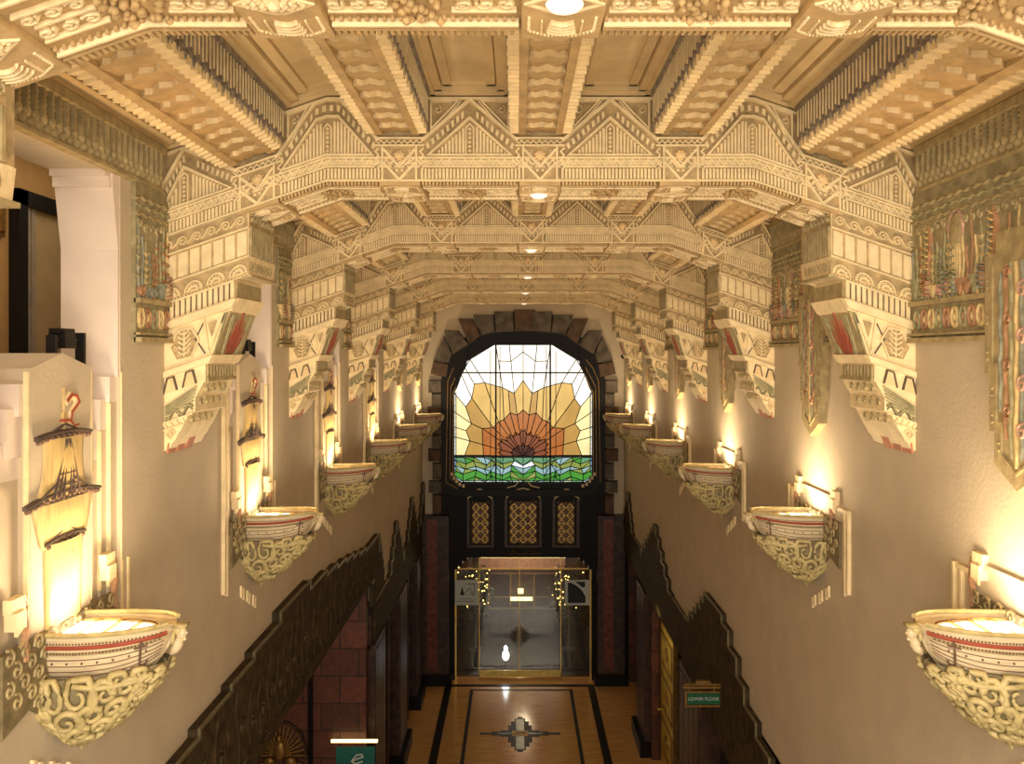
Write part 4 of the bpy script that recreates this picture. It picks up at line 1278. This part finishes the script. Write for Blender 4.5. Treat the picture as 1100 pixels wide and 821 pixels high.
# chevron headings
g = M(emp)
def arcs(c, w, z, n=2):
    for k in range(n):
        pts = [(c-w-.05*k, z-.18+.10*k), (c-w-.05*k, z-.12+.10*k), (c, z+.0+.10*k), (c+w+.05*k, z-.12+.10*k), (c+w+.05*k, z-.18+.10*k)]; g.path(pts, .022, .05, .085)
arcs(-1.10, .30, -3.48); arcs(0, .42, -3.46); arcs(1.10, .30, -3.48)
g.path([(-.42, -3.35), (-.2, -3.30), (-.05, -3.1), (.05, -3.1), (.2, -3.30), (.42, -3.35)], .02, .05, .085)
o = g.build('chevron_heading', 'cream', loc=(0, ENDY, H)); tag(o, 'thin pale chevron mouldings between the stained glass window and the grilles', 'moulding')
def grille(c, w, z0, z1, label):
    t = thing('bronze_grille', label, 'grille', (c, ENDY-.06, H+z0), group='bronze grilles under the window')
    h = z1-z0
    g = M(emp); g.box(-w, w, 0, h, -.01, .012); g.build('back_plate', 'brown', t)
    g = M(emp); g.path([(-w, 0), (w, 0), (w, h-.1), (w*.6, h), (-w*.6, h), (-w, h-.1)], .035, 0, .05, closed=True); g.build('grille_frame', 'bronze', t)
    g = M(emp); nx = 3 if w > .3 else 2; st = 2*w/nx
    for i in range(nx):
        for j in range(5):
            x = -w+st*(i+.5); z = .12+j*.2
            if z > h-.08: continue
            g.mat(0); g.path([(x, z-.1), (x+st*.42, z), (x, z+.1), (x-st*.42, z)], .016, .0, .035, closed=True)
            g.mat(1); g.spiral(x-.035, z, .035, .014, 0, .035, turns=1.1, n=8); g.spiral(x+.035, z, .035, .014, 0, .035, turns=1.1, sg=-1, n=8)
            g.mat(2); g.dome(x+st*.5, z+.1, .02, 0, .03, n=6) if i < nx-1 else None
    g.build('scroll_lattice', ['brass', 'peach', 'seaB'], t)
    g = M(emp); g.box(-w-.06, w+.06, -.08, -.02, -.01, .08); g.box(-w-.12, -w-.05, -.08, h+.05, -.01, .07); g.box(w+.05, w+.12, -.08, h+.05, -.01, .07); g.build('grille_surround', 'dkmarble', t)
grille(-1.08, .22, -4.77, -3.70, 'left one of three ornate bronze grilles under the stained glass window')
grille(0, .35, -4.77, -3.68, 'wide middle bronze grille under the stained glass window')
grille(1.08, .22, -4.77, -3.70, 'right one of three ornate bronze grilles under the stained glass window')
g = M(emp); 
for k in range(9): g.dome(-.36+.09*k, -4.97+.02*cos(k), .045, .05, .05, n=8)
g.box(-.45, .45, -5.05, -5.0, .05, .09)
o = g.build('carved_swag', 'bronze', loc=(0, ENDY, H)); tag(o, 'small carved bronze swag over the entrance doors below the middle grille', 'carving')

# entrance doors
t = thing('door_2', None, None, (0, ENDY+.12, 0)); t['kind'] = 'structure'; t['label'] = 'glass entrance doors with side panels'
dmp = lambda a, b, d: (a, -d, b)
top = H+DT-.02
g = M(dmp); g.box(-1.74, -1.70, 0, top-.28, -.03, .03); g.box(1.70, 1.74, 0, top-.28, -.03, .03); g.box(-1.74, 1.74, top-.32, top-.29, -.03, .03)
g.box(-1.13, -1.11, .1, top, -.02, .02); g.box(.95, .97, .1, top, -.02, .02); g.box(-.1, -.085, .1, top, -.02, .02)
g.build('brass_frame', 'brass', t)
for (x0, x1, nm) in ((-1.70, -1.13, 'side_light'), (-1.11, -.1, 'glass_leaf'), (-.085, .95, 'glass_leaf'), (.97, 1.70, 'side_light')):
    g = M(dmp); g.box(x0, x1, .05, top-.33, -.006, .006); lf = g.build(nm, 'glass', t)
    if nm == 'glass_leaf':
        g = M(dmp); g.box(x0, x1, .03, .19, -.02, .025); k = g.build('kick_rail', 'kick', lf); k['label'] = 'bright brass kick rail'
        g = M(dmp); g.tube([((x1 if x0 < -1 else x0)+(-.06 if x0 < -1 else .06), .95, .05), ((x1 if x0 < -1 else x0)+(-.06 if x0 < -1 else .06), 1.35, .05)], .012, 8); g.build('pull_handle', 'brass', lf)
g = M(dmp)
for s_ in (-1, 1):
    c = (s_*1.32, top-.29)
    for k in range(13):
        an = pi*k/12; g.path([(c[0]+.05*cos(an), c[1]+.05*sin(an)), (c[0]+.26*cos(an), c[1]+.25*sin(an))], .008, 0, .01)
g.build('fan_etching', 'brassd', t)
g = M(dmp); g.box(-1.4, 1.4, top-.29, top, -.006, -.002); g.build('transom_light', 'glass', t)
# notices on the side lights
def notice(x, label, kind):
    t = thing('notice_panel', label, 'notice', (x, ENDY+.10, 1.86)); w = .31
    g = M(dmp); g.box(-w, w, 0, .64, 0, .012); g.build('panel', 'paper', t)
    g = M(dmp)
    if kind == 0:
        g.prism([(-.16, .26), (-.05, .26), (-.105, .48)], .012, .018); g.box(-.11, -.1, .22, .26, .012, .018)
        g.path([(-.06, .28), (.08, .44)], .016, .012, .018); g.path([(.02, .54), (.22, .54)], .016, .012, .018)
        g.path([(.10, .46), (.12, .30), (.15, .26), (.18, .36)], .014, .012, .018); g.path([(.21, .54), (.21, .3), (.17, .24)], .014, .012, .018)
        g.path([(-.18, .16), (.16, .16)], .012, .012, .018); g.path([(-.24, .10), (.2, .10)], .014, .012, .018)
    else:
        g.prism([(-.24, .06), (.21, .06), (.21, .22), (.12, .38), (-.02, .50), (-.16, .57), (-.24, .57)], .012, .018)
        g.prism([(-.05, .60), (.2, .60), (.2, .46), (.12, .46)], .012, .018)
    g.build('print', 'iron', t)
notice(-1.45, 'pale square notice with small dark drawing on the left side glass of the entrance', 0)
notice(1.38, 'pale square notice with large dark curved shape on the right side glass of the entrance', 1)

# vestibule beyond the doors
g = M(); VY0, VY1 = ENDY+.26, ENDY+4.2
g.box(-2.3, -2.2, VY0, VY1, 0, 3.3); g.box(2.2, 2.3, VY0, VY1, 0, 3.3)
struct('wall_vestibule', g, 'dkmarble')
g = M(); g.box(-2.3, 2.3, VY0, VY1, 3.12, 3.3); struct('ceiling_vestibule', g, 'pink')
g = M(); g.box(-2.3, 2.3, VY1, VY1+.1, 0, 3.3); struct('wall_vestibule_end', g, 'dkmarble')
g = M(); g.box(-1.3, 1.3, VY1-.12, VY1-.02, 1.76, 3.1); o = g.build('hoarding_panel', 'pink', None); tag(o, 'large dusky pink panel seen through the entrance glass', 'panel')
t = thing('canopy_gable', 'pale gabled canopy with dark window seen high through the right entrance door', 'canopy', (.72, VY1-.25, 0))
g = M(dmp); g.prism([(-.5, 2.72), (.5, 2.72), (0, 3.05)], 0, .05); g.box(-.3, .3, 2.2, 2.4, 0, .05); g.build('gable', 'paper', t)
g = M(dmp); g.box(-.28, .28, 2.4, 2.66, 0, .04); g.build('dark_pane', 'iron', t)
t = thing('vestibule_cabinet', 'dark open framed cabinet beyond the entrance doors', 'cabinet', (0, VY1-.5, 0))
g = M(); 
for x in (-1.0, -.35, .35, 1.0): g.box(x-.02, x+.02, -.02, .02, .7, 1.75)
for z in (.72, 1.05, 1.75): g.box(-1.0, 1.0, -.02, .02, z-.015, z+.015)
g.build('cabinet_frame', 'brassd', t)
g = M(); g.box(-1.0, 1.0, 0, .3, .6, .72); g.box(-1.0, 1.0, .2, .25, .72, 1.75); g.box(-.95, .95, .0, .25, 0, .6); g.build('cabinet_body', 'dkmarble', t)
g = M(); g.box(-.35, .3, -.1, .15, 1.0, 1.06); o = g.build('lit_tray', 'bulb2', None, loc=(.0, VY1-.62, 0)); tag(o, 'long glowing tray lit inside the vestibule cabinet', 'lamp')
g = M(); g.box(-.08, .08, -.05, .1, 0, .12); o = g.build('lit_box', 'bulb2', None, loc=(-.05, VY1-.64, 1.2)); tag(o, 'small glowing box above the lit tray in the vestibule', 'lamp')
g = M(); g.box(-1.1, 1.1, -.04, .04, 0, .1); o = g.build('strip_light', 'bulb2', None, loc=(0, ENDY+.42, 3.0)); tag(o, 'long bright strip light along the top of the entrance doors', 'lamp')
def tree(x, y, label, seed):
    t = thing('potted_tree', label, 'tree', (x, y, 0)); r = random.Random(seed)
    g = M(); g.tube([(0, 0, 0), (0, 0, .02), (0, 0, .45)], [.14, .16, .2], 14); g.build('pot', 'pot', t)
    g = M(); g.tube([(0, 0, .4), (.02, 0, 1.1), (0, .02, 1.9)], [.03, .025, .015], 8)
    for k in range(7):
        a = k*.9; g.tube([(0, 0, 1.2+.1*k), (.22*cos(a), .22*sin(a), 1.5+.13*k), (.42*cos(a), .36*sin(a), 1.7+.12*k)], [.012, .008, .004], 5)
    g.build('trunk', 'brown', t)
    g = M()
    for k in range(520):
        a = r.random()*2*pi; rad = .52*r.random()**.5; z = 1.25+1.4*r.random(); rad *= (1-abs(z-1.95)*.5)
        x0, y0 = rad*cos(a), rad*sin(a); b = r.random()*6.28; L = .11; w = .028; dz = r.uniform(-.07, .03)
        i0 = g.R(x0, y0, z); i1 = g.R(x0+L*.5*cos(b)-w*sin(b), y0+L*.5*sin(b)+w*cos(b), z+.01); i2 = g.R(x0+L*cos(b), y0+L*sin(b), z+dz); i3 = g.R(x0+L*.5*cos(b)+w*sin(b), y0+L*.5*sin(b)-w*cos(b), z+.01)
        g.F(i0, i1, i2, i3)
    g.build('foliage', 'leaf', t)
    g = M()
    for k in range(46):
        a = r.uniform(pi, 2*pi); rad = r.uniform(.2, .5); z = r.uniform(1.6, 2.65); q = r.uniform(.010, .022); g.ball(rad*cos(a), rad*sin(a), z, q, q, q, 6, 4)
    o = g.build('light_string', 'fairy', t); o['label'] = 'warm string of tiny lights'
tree(-1.25, ENDY+.95, 'leafy potted tree with warm lights behind the left side of the entrance glass', 3)
tree(1.2, ENDY+.95, 'leafy potted tree with warm lights behind the right side of the entrance glass', 5)
t = thing('reflection_bulb', 'bright white bulb imitating a reflection in the left glass door leaf', 'lamp', (-.45, ENDY+.55, 0))  # added glowing bulb in place of a white reflection in the glass
g = M(); g.tube([(0, 0, 0), (0, 0, .02), (0, 0, .03), (0, 0, .30)], [.1, .1, .02, .015], 12); g.build('glint_stand', 'iron', t)
g = M(); g.ball(0, 0, .42, .085, .085, .13, 14, 10); g.ball(0, 0, .60, .045, .045, .07, 10, 8); g.build('glint_bulb', 'bulb', t, smooth=True)

# ------------------------------------------------------------------ floor
g = M(); g.box(-6, 6, -2.5, ENDY+.2, -.1, 0); struct('floor', g, 'floor')
g = M(); g.box(-6, 6, ENDY+.2, ENDY+4.4, -.1, 0); struct('floor_vestibule', g, 'vfloor')
FX = -.09
def inlay(boxes, name, label, mt):
    g = M()
    for b in boxes: g.box(FX+b[0], FX+b[1], b[2], b[3], 0, .003)
    o = g.build(name, mt); tag(o, label, 'floor inlay'); return o
inlay([(-1.86, -1.69, 6, 21.42), (1.69, 1.86, 6, 21.42), (-1.69, 1.69, 21.27, 21.42)], 'floor_border', 'wide black border band set in the tan floor, outer of the two', 'black')
inlay([(-1.22, -1.14, 6, 21.10), (1.22, 1.30, 6, 21.10), (-1.14, 1.22, 21.02, 21.10)], 'floor_border', 'narrow black border band set in the tan floor, inner of the two', 'black')
t = thing('floor_star', 'black and green stepped cross inlaid in the middle of the tan floor', 'floor inlay', (FX, 18.63, 0))
g = M()
for (w, l) in ((.88, .05), (.62, .10), (.42, .16), (.26, .42), (.20, .62), (.12, .78), (.06, .86)): 
    g.box(-w, w, -l, l, 0, .003+.0004*(1-w))
g.build('stepped_cross', 'black', t)
g = M(); g.box(-.09, .09, -.74, .74, .0035, .0055); g.box(-.5, .5, -.03, .03, .0035, .0055); g.build('green_inlay', mat('green_marble', (58, 74, 50), .3, var=.4), t)
g = M(); g.box(-.17, .17, -.13, .13, .0055, .012); pl = g.build('name_plate', 'peach', t); pl['label'] = 'peach coloured centre plate'
g = M()
for k in range(4): g.box(-.10+.055*k, -.07+.055*k, -.04, .04, .012, .014)
g.build('plate_marks', 'brown', pl)

# ------------------------------------------------------------------ lower walls : crests, lintels, piers
def crest(side, name, label, top, zb, relief, dd=.06, group=None, seed=1, bottom=None):
    """top: list of (y, z) along the stepped skyline from near to far; closes at zb"""
    root = thing(name, label, 'marble crest', (side*HW, 0, H), group=group)
    mp = lambda a, b, d: (-side*d, a, b)
    g = M(mp); pts = []
    for i, (y, z) in enumerate(top):
        if i: pts.append((y, top[i-1][1]))
        pts.append((y, z))
    # closed polygon in vertical strips
    for i in range(len(top)-1):
        y0, z0 = top[i]; y1 = top[i+1][0]; g.box(y0, y1, zb, max(z0, zb+.02), 0, dd)
    g.build('marble_face', 'bronze', root)
    g = M(mp)
    g.path(pts, .025, dd-.012, dd+.008)
    g.build('edge_line', 'bronze2', root)
    if relief:
        r = random.Random(seed); g = M(mp)
        for i in range(len(top)-1):
            y0, z0 = top[i]; y1 = top[i+1][0]; n = max(1, int((y1-y0)/.22))
            for k in range(n):
                y = y0+(k+.5)*(y1-y0)/n; hh = (z0-zb)*r.uniform(.45, .8)
                base = zb+(z0-zb)*.22
                g.path([(y+.04*sin(t*.9+k), base+(hh)*t/8) for t in range(9)], .05, dd-.01, dd+.010, rnd=True, taper=lambda t: .4+1.2*sin(pi*t)*.8)
                if r.random() < .5: g.spiral(y+.1, base+hh*.4, .07, .02, dd-.01, dd+.02, turns=1.3, n=10)
        L0, L1 = top[0][0], top[-1][0]
        y = L0+.1
        while y < L1-.4: g.box(y, y+.34, zb+.10, zb+.125, dd-.01, dd+.012); g.box(y+.2, y+.5, zb+.16, zb+.18, dd-.01, dd+.018); y += .62
        g.build('plant_relief', 'bronze', root)
    return root
# big stepped lintel on the left: symmetric about y=9
half = [(5.15, -3.0), (4.55, -2.93), (4.0, -2.86), (3.4, -2.79), (2.75, -2.73), (2.05, -2.68), (1.45, -2.62), (.6, -2.52)]
top = [(9.0-w, z) for w, z in half]+[(9.6, -2.62), (10.45, -2.68), (11.05, -2.74), (11.6, -2.80), (12.1, -2.87), (12.6, -2.94), (13.1, -3.0), (13.75, -3.0), (14.15, -3.0), (14.4, -3.3)]
crest(-1, 'stepped_lintel', 'long dark bronze stepped lintel with sea plants over the lower left opening', top, -3.62, True, .09)
def pyr(c, z, n, dy, dz, w0=.1):
    L = [(c-w0-dy*k, z-dz*k) for k in range(n, -1, -1)]; Rr = [(c+w0+dy*k, z-dz*(k+1)) for k in range(n+1)]
    return L+Rr
crest(-1, 'stepped_crest', 'tall dark stepped crest on left wall, just beyond the long lintel', pyr(14.6, -3.08, 4, .12, .16, .16), -4.1, False, .05)
crest(-1, 'stepped_crest', 'narrow dark stepped crest on left wall, second before the end wall', pyr(16.75, -3.25, 4, .22, .2, .12), -4.1, False, .07)
crest(-1, 'stepped_crest', 'narrow dark stepped crest on left wall, closest to the end wall', pyr(19.25, -3.2, 4, .22, .2, .12), -4.1, False, .07)
crest(-1, 'stepped_crest', 'half crest climbing in the left corner beside the end wall', [(20.6, -4.1), (20.8, -3.9), (21.0, -3.7), (21.2, -3.45), (21.4, -3.2), (21.74, -3.2)], -4.1, False, .07)
crest(-1, 'lower_lintel', 'dark lintel band on left wall under the narrow crests', [(14.3, -4.1), (21.7, -4.1)], -4.8, False, .045)
crest(1, 'stepped_crest', 'large dark stepped crest on right wall above the green hanging sign', [(y, z) for y, z in ((4.0, -4.9), (7.0, -4.7), (8.2, -4.5), (9.0, -4.24), (9.5, -4.08), (10.0, -3.88), (10.35, -3.66), (10.75, -3.46), (11.1, -3.36), (11.85, -3.36), (12.15, -3.5), (12.4, -3.66), (12.65, -3.8), (12.9, -3.95), (13.2, -4.1), (13.45, -4.165))], -5.08, False, .07)
crest(1, 'stepped_crest', 'dark stepped crest in the middle of the right wall, above the brass door', pyr(16.55, -3.28, 5, .33, .17, .15), -4.17, False, .07)
crest(1, 'stepped_crest', 'dark stepped crest on right wall, closest to the end wall', pyr(20.6, -3.3, 4, .2, .2, .12), -4.17, False, .07)
crest(1, 'lower_lintel', 'dark lintel band on right wall linking the stepped crests', [(13.5, -4.17), (21.7, -4.17)], -4.9, False, .045)
g = M(wallmap(1)); g.box(-2.5, 11.0, -5.08, -4.2, -WT, 0); g.box(11.0, ENDY+.3, -4.9, -4.25, -WT, 0); struct('trim_2', g, 'dkmarble')
g = M(wallmap(-1)); g.box(14.0, ENDY+.3, -4.8, -4.25, -WT, 0); struct('trim_3', g, 'dkmarble')

def pier(side, y0, y1, ztop, xin, label, shaft='dkmarble'):
    t = thing('marble_pier', label, 'pier', (side*HW, (y0+y1)/2, 0)); h = (y1-y0)/2
    g = M(); a0, a1 = sorted((-side*xin, side*.2)); 
    g.box(a0, a1, -h+.08, h-.08, .02, H+ztop); g.build('shaft', shaft, t)
    g = M(); w = (2*h-.2)/5
    for k in range(4):
        y = -h+.14+k*(2*h-.28)/4; b0, b1 = sorted((-side*(xin+.012), -side*(xin-.02))); g.box(b0, b1, y, y+(2*h-.28)/4-.04, .5, H+ztop-.1)
    g.build('fluting', shaft, t)
    g = M(); a0, a1 = sorted((-side*(xin+.10), side*.2)); g.box(a0, a1, -h, h, 0, .30); g.build('base_block', 'black', t)
pier(-1, 19.85, 20.85, -4.8, .08, 'dark marble pier on the left, closest to the entrance wall')
pier(-1, 16.9, 18.2, -4.8, .08, 'dark marble pier on the left, second from the entrance wall')
pier(-1, 13.92, 15.2, -4.75, .08, 'dark marble pier on the left beside the red block wall')
pier(1, 17.5, 18.84, -4.9, .10, 'dark marble pier on the right with wide black base, beside the brass door')
pier(1, 12.2, 13.9, -4.9, .10, 'brown marble pier on the right behind the green hanging sign')
for s_, nm in ((-1, 'left'), (1, 'right')):
    t = thing('corner_column', 'dark red-brown corner column at the %s of the entrance doors' % nm, 'column', (s_*2.2, ENDY-.25, 0))
    g = M(); g.box(-.34, .34, -.10, .22, 0, H-4.02); g.build('column_shaft', 'dkmarble', t)
    g = M(); g.box(-.20, .05, -.125, -.09, .35, H-4.1); g.build('red_panel', mat('red_brown_marble', (100, 52, 36), .4, var=.4, scale=12), t)
    g = M(); g.box(-.42, .42, -.22, .2, 0, .26); g.build('base_block', 'black', t)
# side lobby left: far wall facing the hall, back wall
g = M(); g.box(-6, -HW-.02, 13.75, 13.9, 0, H-3.5); struct('wall_lobby_left', g, 'redm')
g = M(); g.box(-6.1, -6, -2.5, 21.9, 0, H-3.4); struct('wall_lobby_side', g, 'dkmarble')
g = M(); g.box(-6, -HW-WT, -2.5, 13.9, H-3.5, H-3.4); struct('wall_lobby_side', g, 'dkmarble')
g = M(); g.box(-3.4, -3.3, 13.9, 21.9, 0, H-3.5); struct('wall_alcove_left', g, 'dkmarble')
g = M(); g.box(-3.3, -HW-.1, 13.9, 21.9, H-4.8, H-4.7); struct('wall_alcove_left', g, 'dkmarble')
g = M(); g.box(-3.3, -HW-.05, 16.4, 16.5, 0, H-4.8); struct('wall_alcove_left', g, 'dkmarble')
g = M(); g.box(-3.3, -HW-.05, 19.3, 19.4, 0, H-4.8); struct('wall_alcove_left', g, 'dkmarble')
g = M(); g.box(3.25, 3.35, -2.5, 21.9, 0, H-4.2); struct('wall_alcove_right', g, 'dkmarble')
g = M(); g.box(HW+.05, 3.3, 17.7, 17.8, 0, H-4.9); struct('wall_alcove_right', g, 'dkmarble')
g = M(); g.box(HW+.05, 3.3, 13.3, 13.4, 0, H-4.9); struct('wall_alcove_right', g, 'dkmarble')
g = M(); g.box(HW+.3, 3.3, -2.5, 21.9, H-4.9, H-4.8); struct('wall_alcove_right', g, 'dkmarble')
g = M(); g.box(HW+.02, 3.25, 17.42, 17.5, 0, H-4.9); struct('wall_alcove_return', g, 'redm')
g = M(); g.box(HW+.1, 3.25, 21.6, 21.7, 0, H-4.9); struct('wall_alcove_return', g, 'redm')
# staircase rail diagonal in the near right opening
t = thing('stair_rail', 'brown sloping stair string in the opening below the green sign', 'stair rail', (HW+.1, 9.5, 0))
g = M(lambda a, b, d: (d, a, b)); g.prism([(-2.6, .9), (-2.3, .9), (2.2, 3.0), (1.9, 3.0)], 0, .12); g.build('string_board', 'bronze', t)
# dark column panel between left lobby and hall
t = thing('dark_door_post', 'tall black post at the near edge of the red block wall', 'post', (-3.16-.3, 13.7, 0))
g = M(); g.box(-.03, .03, -.06, .04, 0, H-3.6); g.build('post', 'black', t)

# brass door
t = thing('brass_door', 'bright brass panelled door in the right wall between two dark piers', 'door', (HW+.20, 16.7, 0))
g = M(); g.box(0, .05, -.78, .72, 0, 2.88); g.build('door_leaf', mat('lit_brass', (226, 196, 84), .35, .35, var=.35, scale=4), t)
g = M(); g.box(-.02, .07, -.83, -.78, 0, 2.93); g.box(-.02, .07, .72, .77, 0, 2.93); g.box(-.02, .07, -.83, .77, 2.88, 2.93); g.build('door_frame', 'brassd', t)
for z in (.4, 1.25, 2.1): 
    g = M(lambda a, b, d: (-d, a, b)); g.path([(-.62, z), (.56, z), (.56, z+.6), (-.62, z+.6)], .03, 0, .02, closed=True); g.spiral(-.03, z+.3, .16, .03, 0, .018, n=16); g.build('relief_panel', 'brassd', t)
g = M(); g.ball(-.06, .55, 1.1, .03, .03, .03); g.tube([(0, .55, 1.1), (-.06, .55, 1.1)], .012, 8); g.build('door_knob', 'brass', t)

# hanging sign
def text(body, size, mt, parent, loc, rot, name='lettering', ext=.003):
    cu = bpy.data.curves.new(name, 'FONT'); cu.body = body; cu.size = size; cu.extrude = ext; cu.align_x = 'CENTER'; cu.align_y = 'CENTER'
    o = bpy.data.objects.new(name, cu); COL.objects.link(o); bpy.context.view_layer.update()
    me = bpy.data.meshes.new_from_object(o.evaluated_get(bpy.context.evaluated_depsgraph_get())); me.materials.clear(); me.materials.append(MT[mt])
    COL.objects.unlink(o); bpy.data.objects.remove(o)
    n = bpy.data.objects.new(name, me); COL.objects.link(n); n.parent = parent; n.location = loc; n.rotation_euler = rot; return n
t = thing('hanging_sign', 'small green sign reading LOWER FLOOR in a brass frame bracketed from the right wall', 'sign', (HW-.06, 11.15, H-4.42))
g = M(emp); g.box(-.44, -.02, -.12, .02, -.01, .01); sb = g.build('sign_board', 'green', t)
g = M(emp); g.path([(-.46, -.14), (.0, -.14), (.0, .04), (-.46, .04)], .022, -.015, .02, closed=True); g.build('sign_frame', 'brassd', t)
g = M(emp); g.box(-.50, .02, .09, .12, -.02, .03); g.box(-.48, .02, .135, .15, -.02, .03); g.box(-.33, -.14, .15, .19, -.02, .03); g.box(0.0, .03, -.22, .24, -.03, .03); g.box(-.42, -.40, .04, .1, -.01, .01); g.box(-.10, -.08, .04, .1, -.01, .01); g.build('bracket_arm', 'brassd', t)
text('LOWER FLOOR', .058, 'paper', sb, (-.23, -.013, -.05), (pi/2, 0, 0))
# sunburst and teal board on the red block wall
t = thing('sunburst_ornament', 'dark bronze sunburst with bird shape at the bottom left, in the lower opening', 'ornament', (-3.95, 13.745, H-6.62))
g = M(emp)
for k in range(17):
    an = pi*(k+.0)/16; p = (.10*cos(an), .22+.10*sin(an)); q = (.40*cos(an), .22+.50*sin(an)); g.path([p, q], .028, 0, .05)
g.build('rays', 'brassd', t)
g = M(emp); g.ball(0, .30, .06, .10, .17, .05, 12, 8); g.ball(0, .50, .08, .05, .07, .05, 10, 8)
for s_ in (-1, 1): g.ball(s_*.17, .12, .05, .10, .08, .05, 10, 6); g.ball(s_*.30, .05, .05, .09, .07, .05, 10, 6); g.ball(s_*.10, -.05, .05, .09, .1, .05, 10, 6)
g.build('bird_figure', 'brassd', t, smooth=True)
g = M(emp); g.path([(.42*cos(pi*k/20), .22+.54*sin(pi*k/20)) for k in range(21)], .02, 0, .04); g.build('outer_hoop', 'bronze', t)
t = thing('picture_light', 'thin cream light bar above the teal sign board', 'light bar', (-2.74, 13.66, H-6.15))
g = M(); g.box(-.38, .36, -.02, .02, -.02, .02); g.build('light_tube', 'bulb2', t)
g = M(); g.box(-.30, -.27, 0, .1, -.01, .01); g.box(.25, .28, 0, .1, -.01, .01); g.build('mount_arm', 'brassd', t)
t = thing('teal_sign_board', 'dark teal sign board with white script mark at the bottom of the picture', 'sign', (-2.74, 13.72, H-6.95))
g = M(emp); g.box(-.31, .31, 0, .68, 0, .03); sb = g.build('board', 'teal', t)
g = M(emp); g.path([(-.05, .48), (.02, .56), (.10, .57), (.12, .53), (.03, .50), (-.06, .46), (.0, .42), (.12, .46)], .02, .03, .036, rnd=False); g.build('script_mark', 'paper', sb)
# red tell-tale and camera
t = thing('alarm_sensor', 'tiny sensor with red light high on the left side of the end wall', 'sensor', (-2.24, ENDY-.02, H+1.17))
g = M(); g.box(-.04, .04, -.04, .02, -.04, .04); g.build('sensor_body', 'brown', t)
g = M(); g.ball(0, -.045, 0, .018, .01, .018, 8, 6); g.build('indicator', emit('red_led', (255, 40, 30), 3), t)
t = thing('security_camera', 'small dark security camera high in the right corner by the stone surround', 'camera', (HW-.08, ENDY-.3, H-.02))
g = M(); g.tube([(0, .1, 0), (0, 0, 0), (0, -.16, -.02)], [.03, .045, .045], 10); g.build('camera_body', 'iron', t)
g = M(); g.tube([(0, 0, .03), (.04, 0, .08), (.09, 0, .08)], .012, 6); g.build('camera_mount', 'steel', t)

# ------------------------------------------------------------------ lights
def light(name, kind, loc, energy, col, size=.1, rot=(0, 0, 0), sizey=None, blend=None, spot=None):
    l = bpy.data.lights.new(name, kind); l.energy = energy; l.color = lin(col)
    if kind == 'AREA':
        l.size = size
        if sizey: l.shape = 'RECTANGLE'; l.size_y = sizey
    elif kind == 'SPOT': l.spot_size = spot; l.spot_blend = blend; l.shadow_soft_size = size
    else: l.shadow_soft_size = size
    o = bpy.data.objects.new(name, l); COL.objects.link(o); o.location = loc; o.rotation_euler = rot; return o
for side in (-1, 1):
    for i in range(6):
        light('boat_uplight', 'SPOT', (side*(HW-.10), BAY[i], H-1.42), 62, (255, 176, 70), .03, (pi, side*radians(-4), 0), spot=radians(38), blend=.95)
        light('boat_glow', 'AREA', (side*(HW-.32), BAY[i], H-1.40), 19, (255, 224, 178), .3, (pi, 0, 0), sizey=.25)
for i in range(6):
    light('arch_lamp', 'POINT', (0, ARY[i]+TH/2, H+.9), 1.5 if i else .8, (255, 240, 214), .12)
light('gallery_light', 'AREA', (0, -2.0, H+.6), 370, (255, 240, 216), 4.4, (radians(86), 0, 0), sizey=1.8)
light('lower_wall_fill', 'AREA', (0, -2.0, H-2.6), 170, (255, 240, 218), 4.0, (radians(88), 0, 0), sizey=1.6)  # added fill to lift the lower walls; no lamp is known here
light('corridor_light', 'AREA', (-3.6, 5, H+1.8), 40, (255, 232, 200), 1.0, (0, 0, 0), sizey=6)
light('lobby_light', 'POINT', (-4.2, 11.5, 4.2), 25, (255, 200, 160), .2)
light('vestibule_light', 'POINT', (0, ENDY+2.5, 2.3), 60, (255, 224, 190), .2)
light('brass_door_light', 'SPOT', (HW-.5, 16.0, 3.6), 30, (255, 230, 150), .1, (radians(20), radians(-40), 0), spot=radians(70), blend=.6)
w = bpy.data.worlds.new('world'); SC.world = w; w.use_nodes = True
w.node_tree.nodes['Background'].inputs['Color'].default_value = (*lin((255, 246, 232)), 1); w.node_tree.nodes['Background'].inputs['Strength'].default_value = .8

SC.view_settings.view_transform = 'Standard'; SC.view_settings.look = 'None'; SC.view_settings.exposure = 0.1; SC.view_settings.gamma = 1.0
SC.view_settings.use_curve_mapping = False
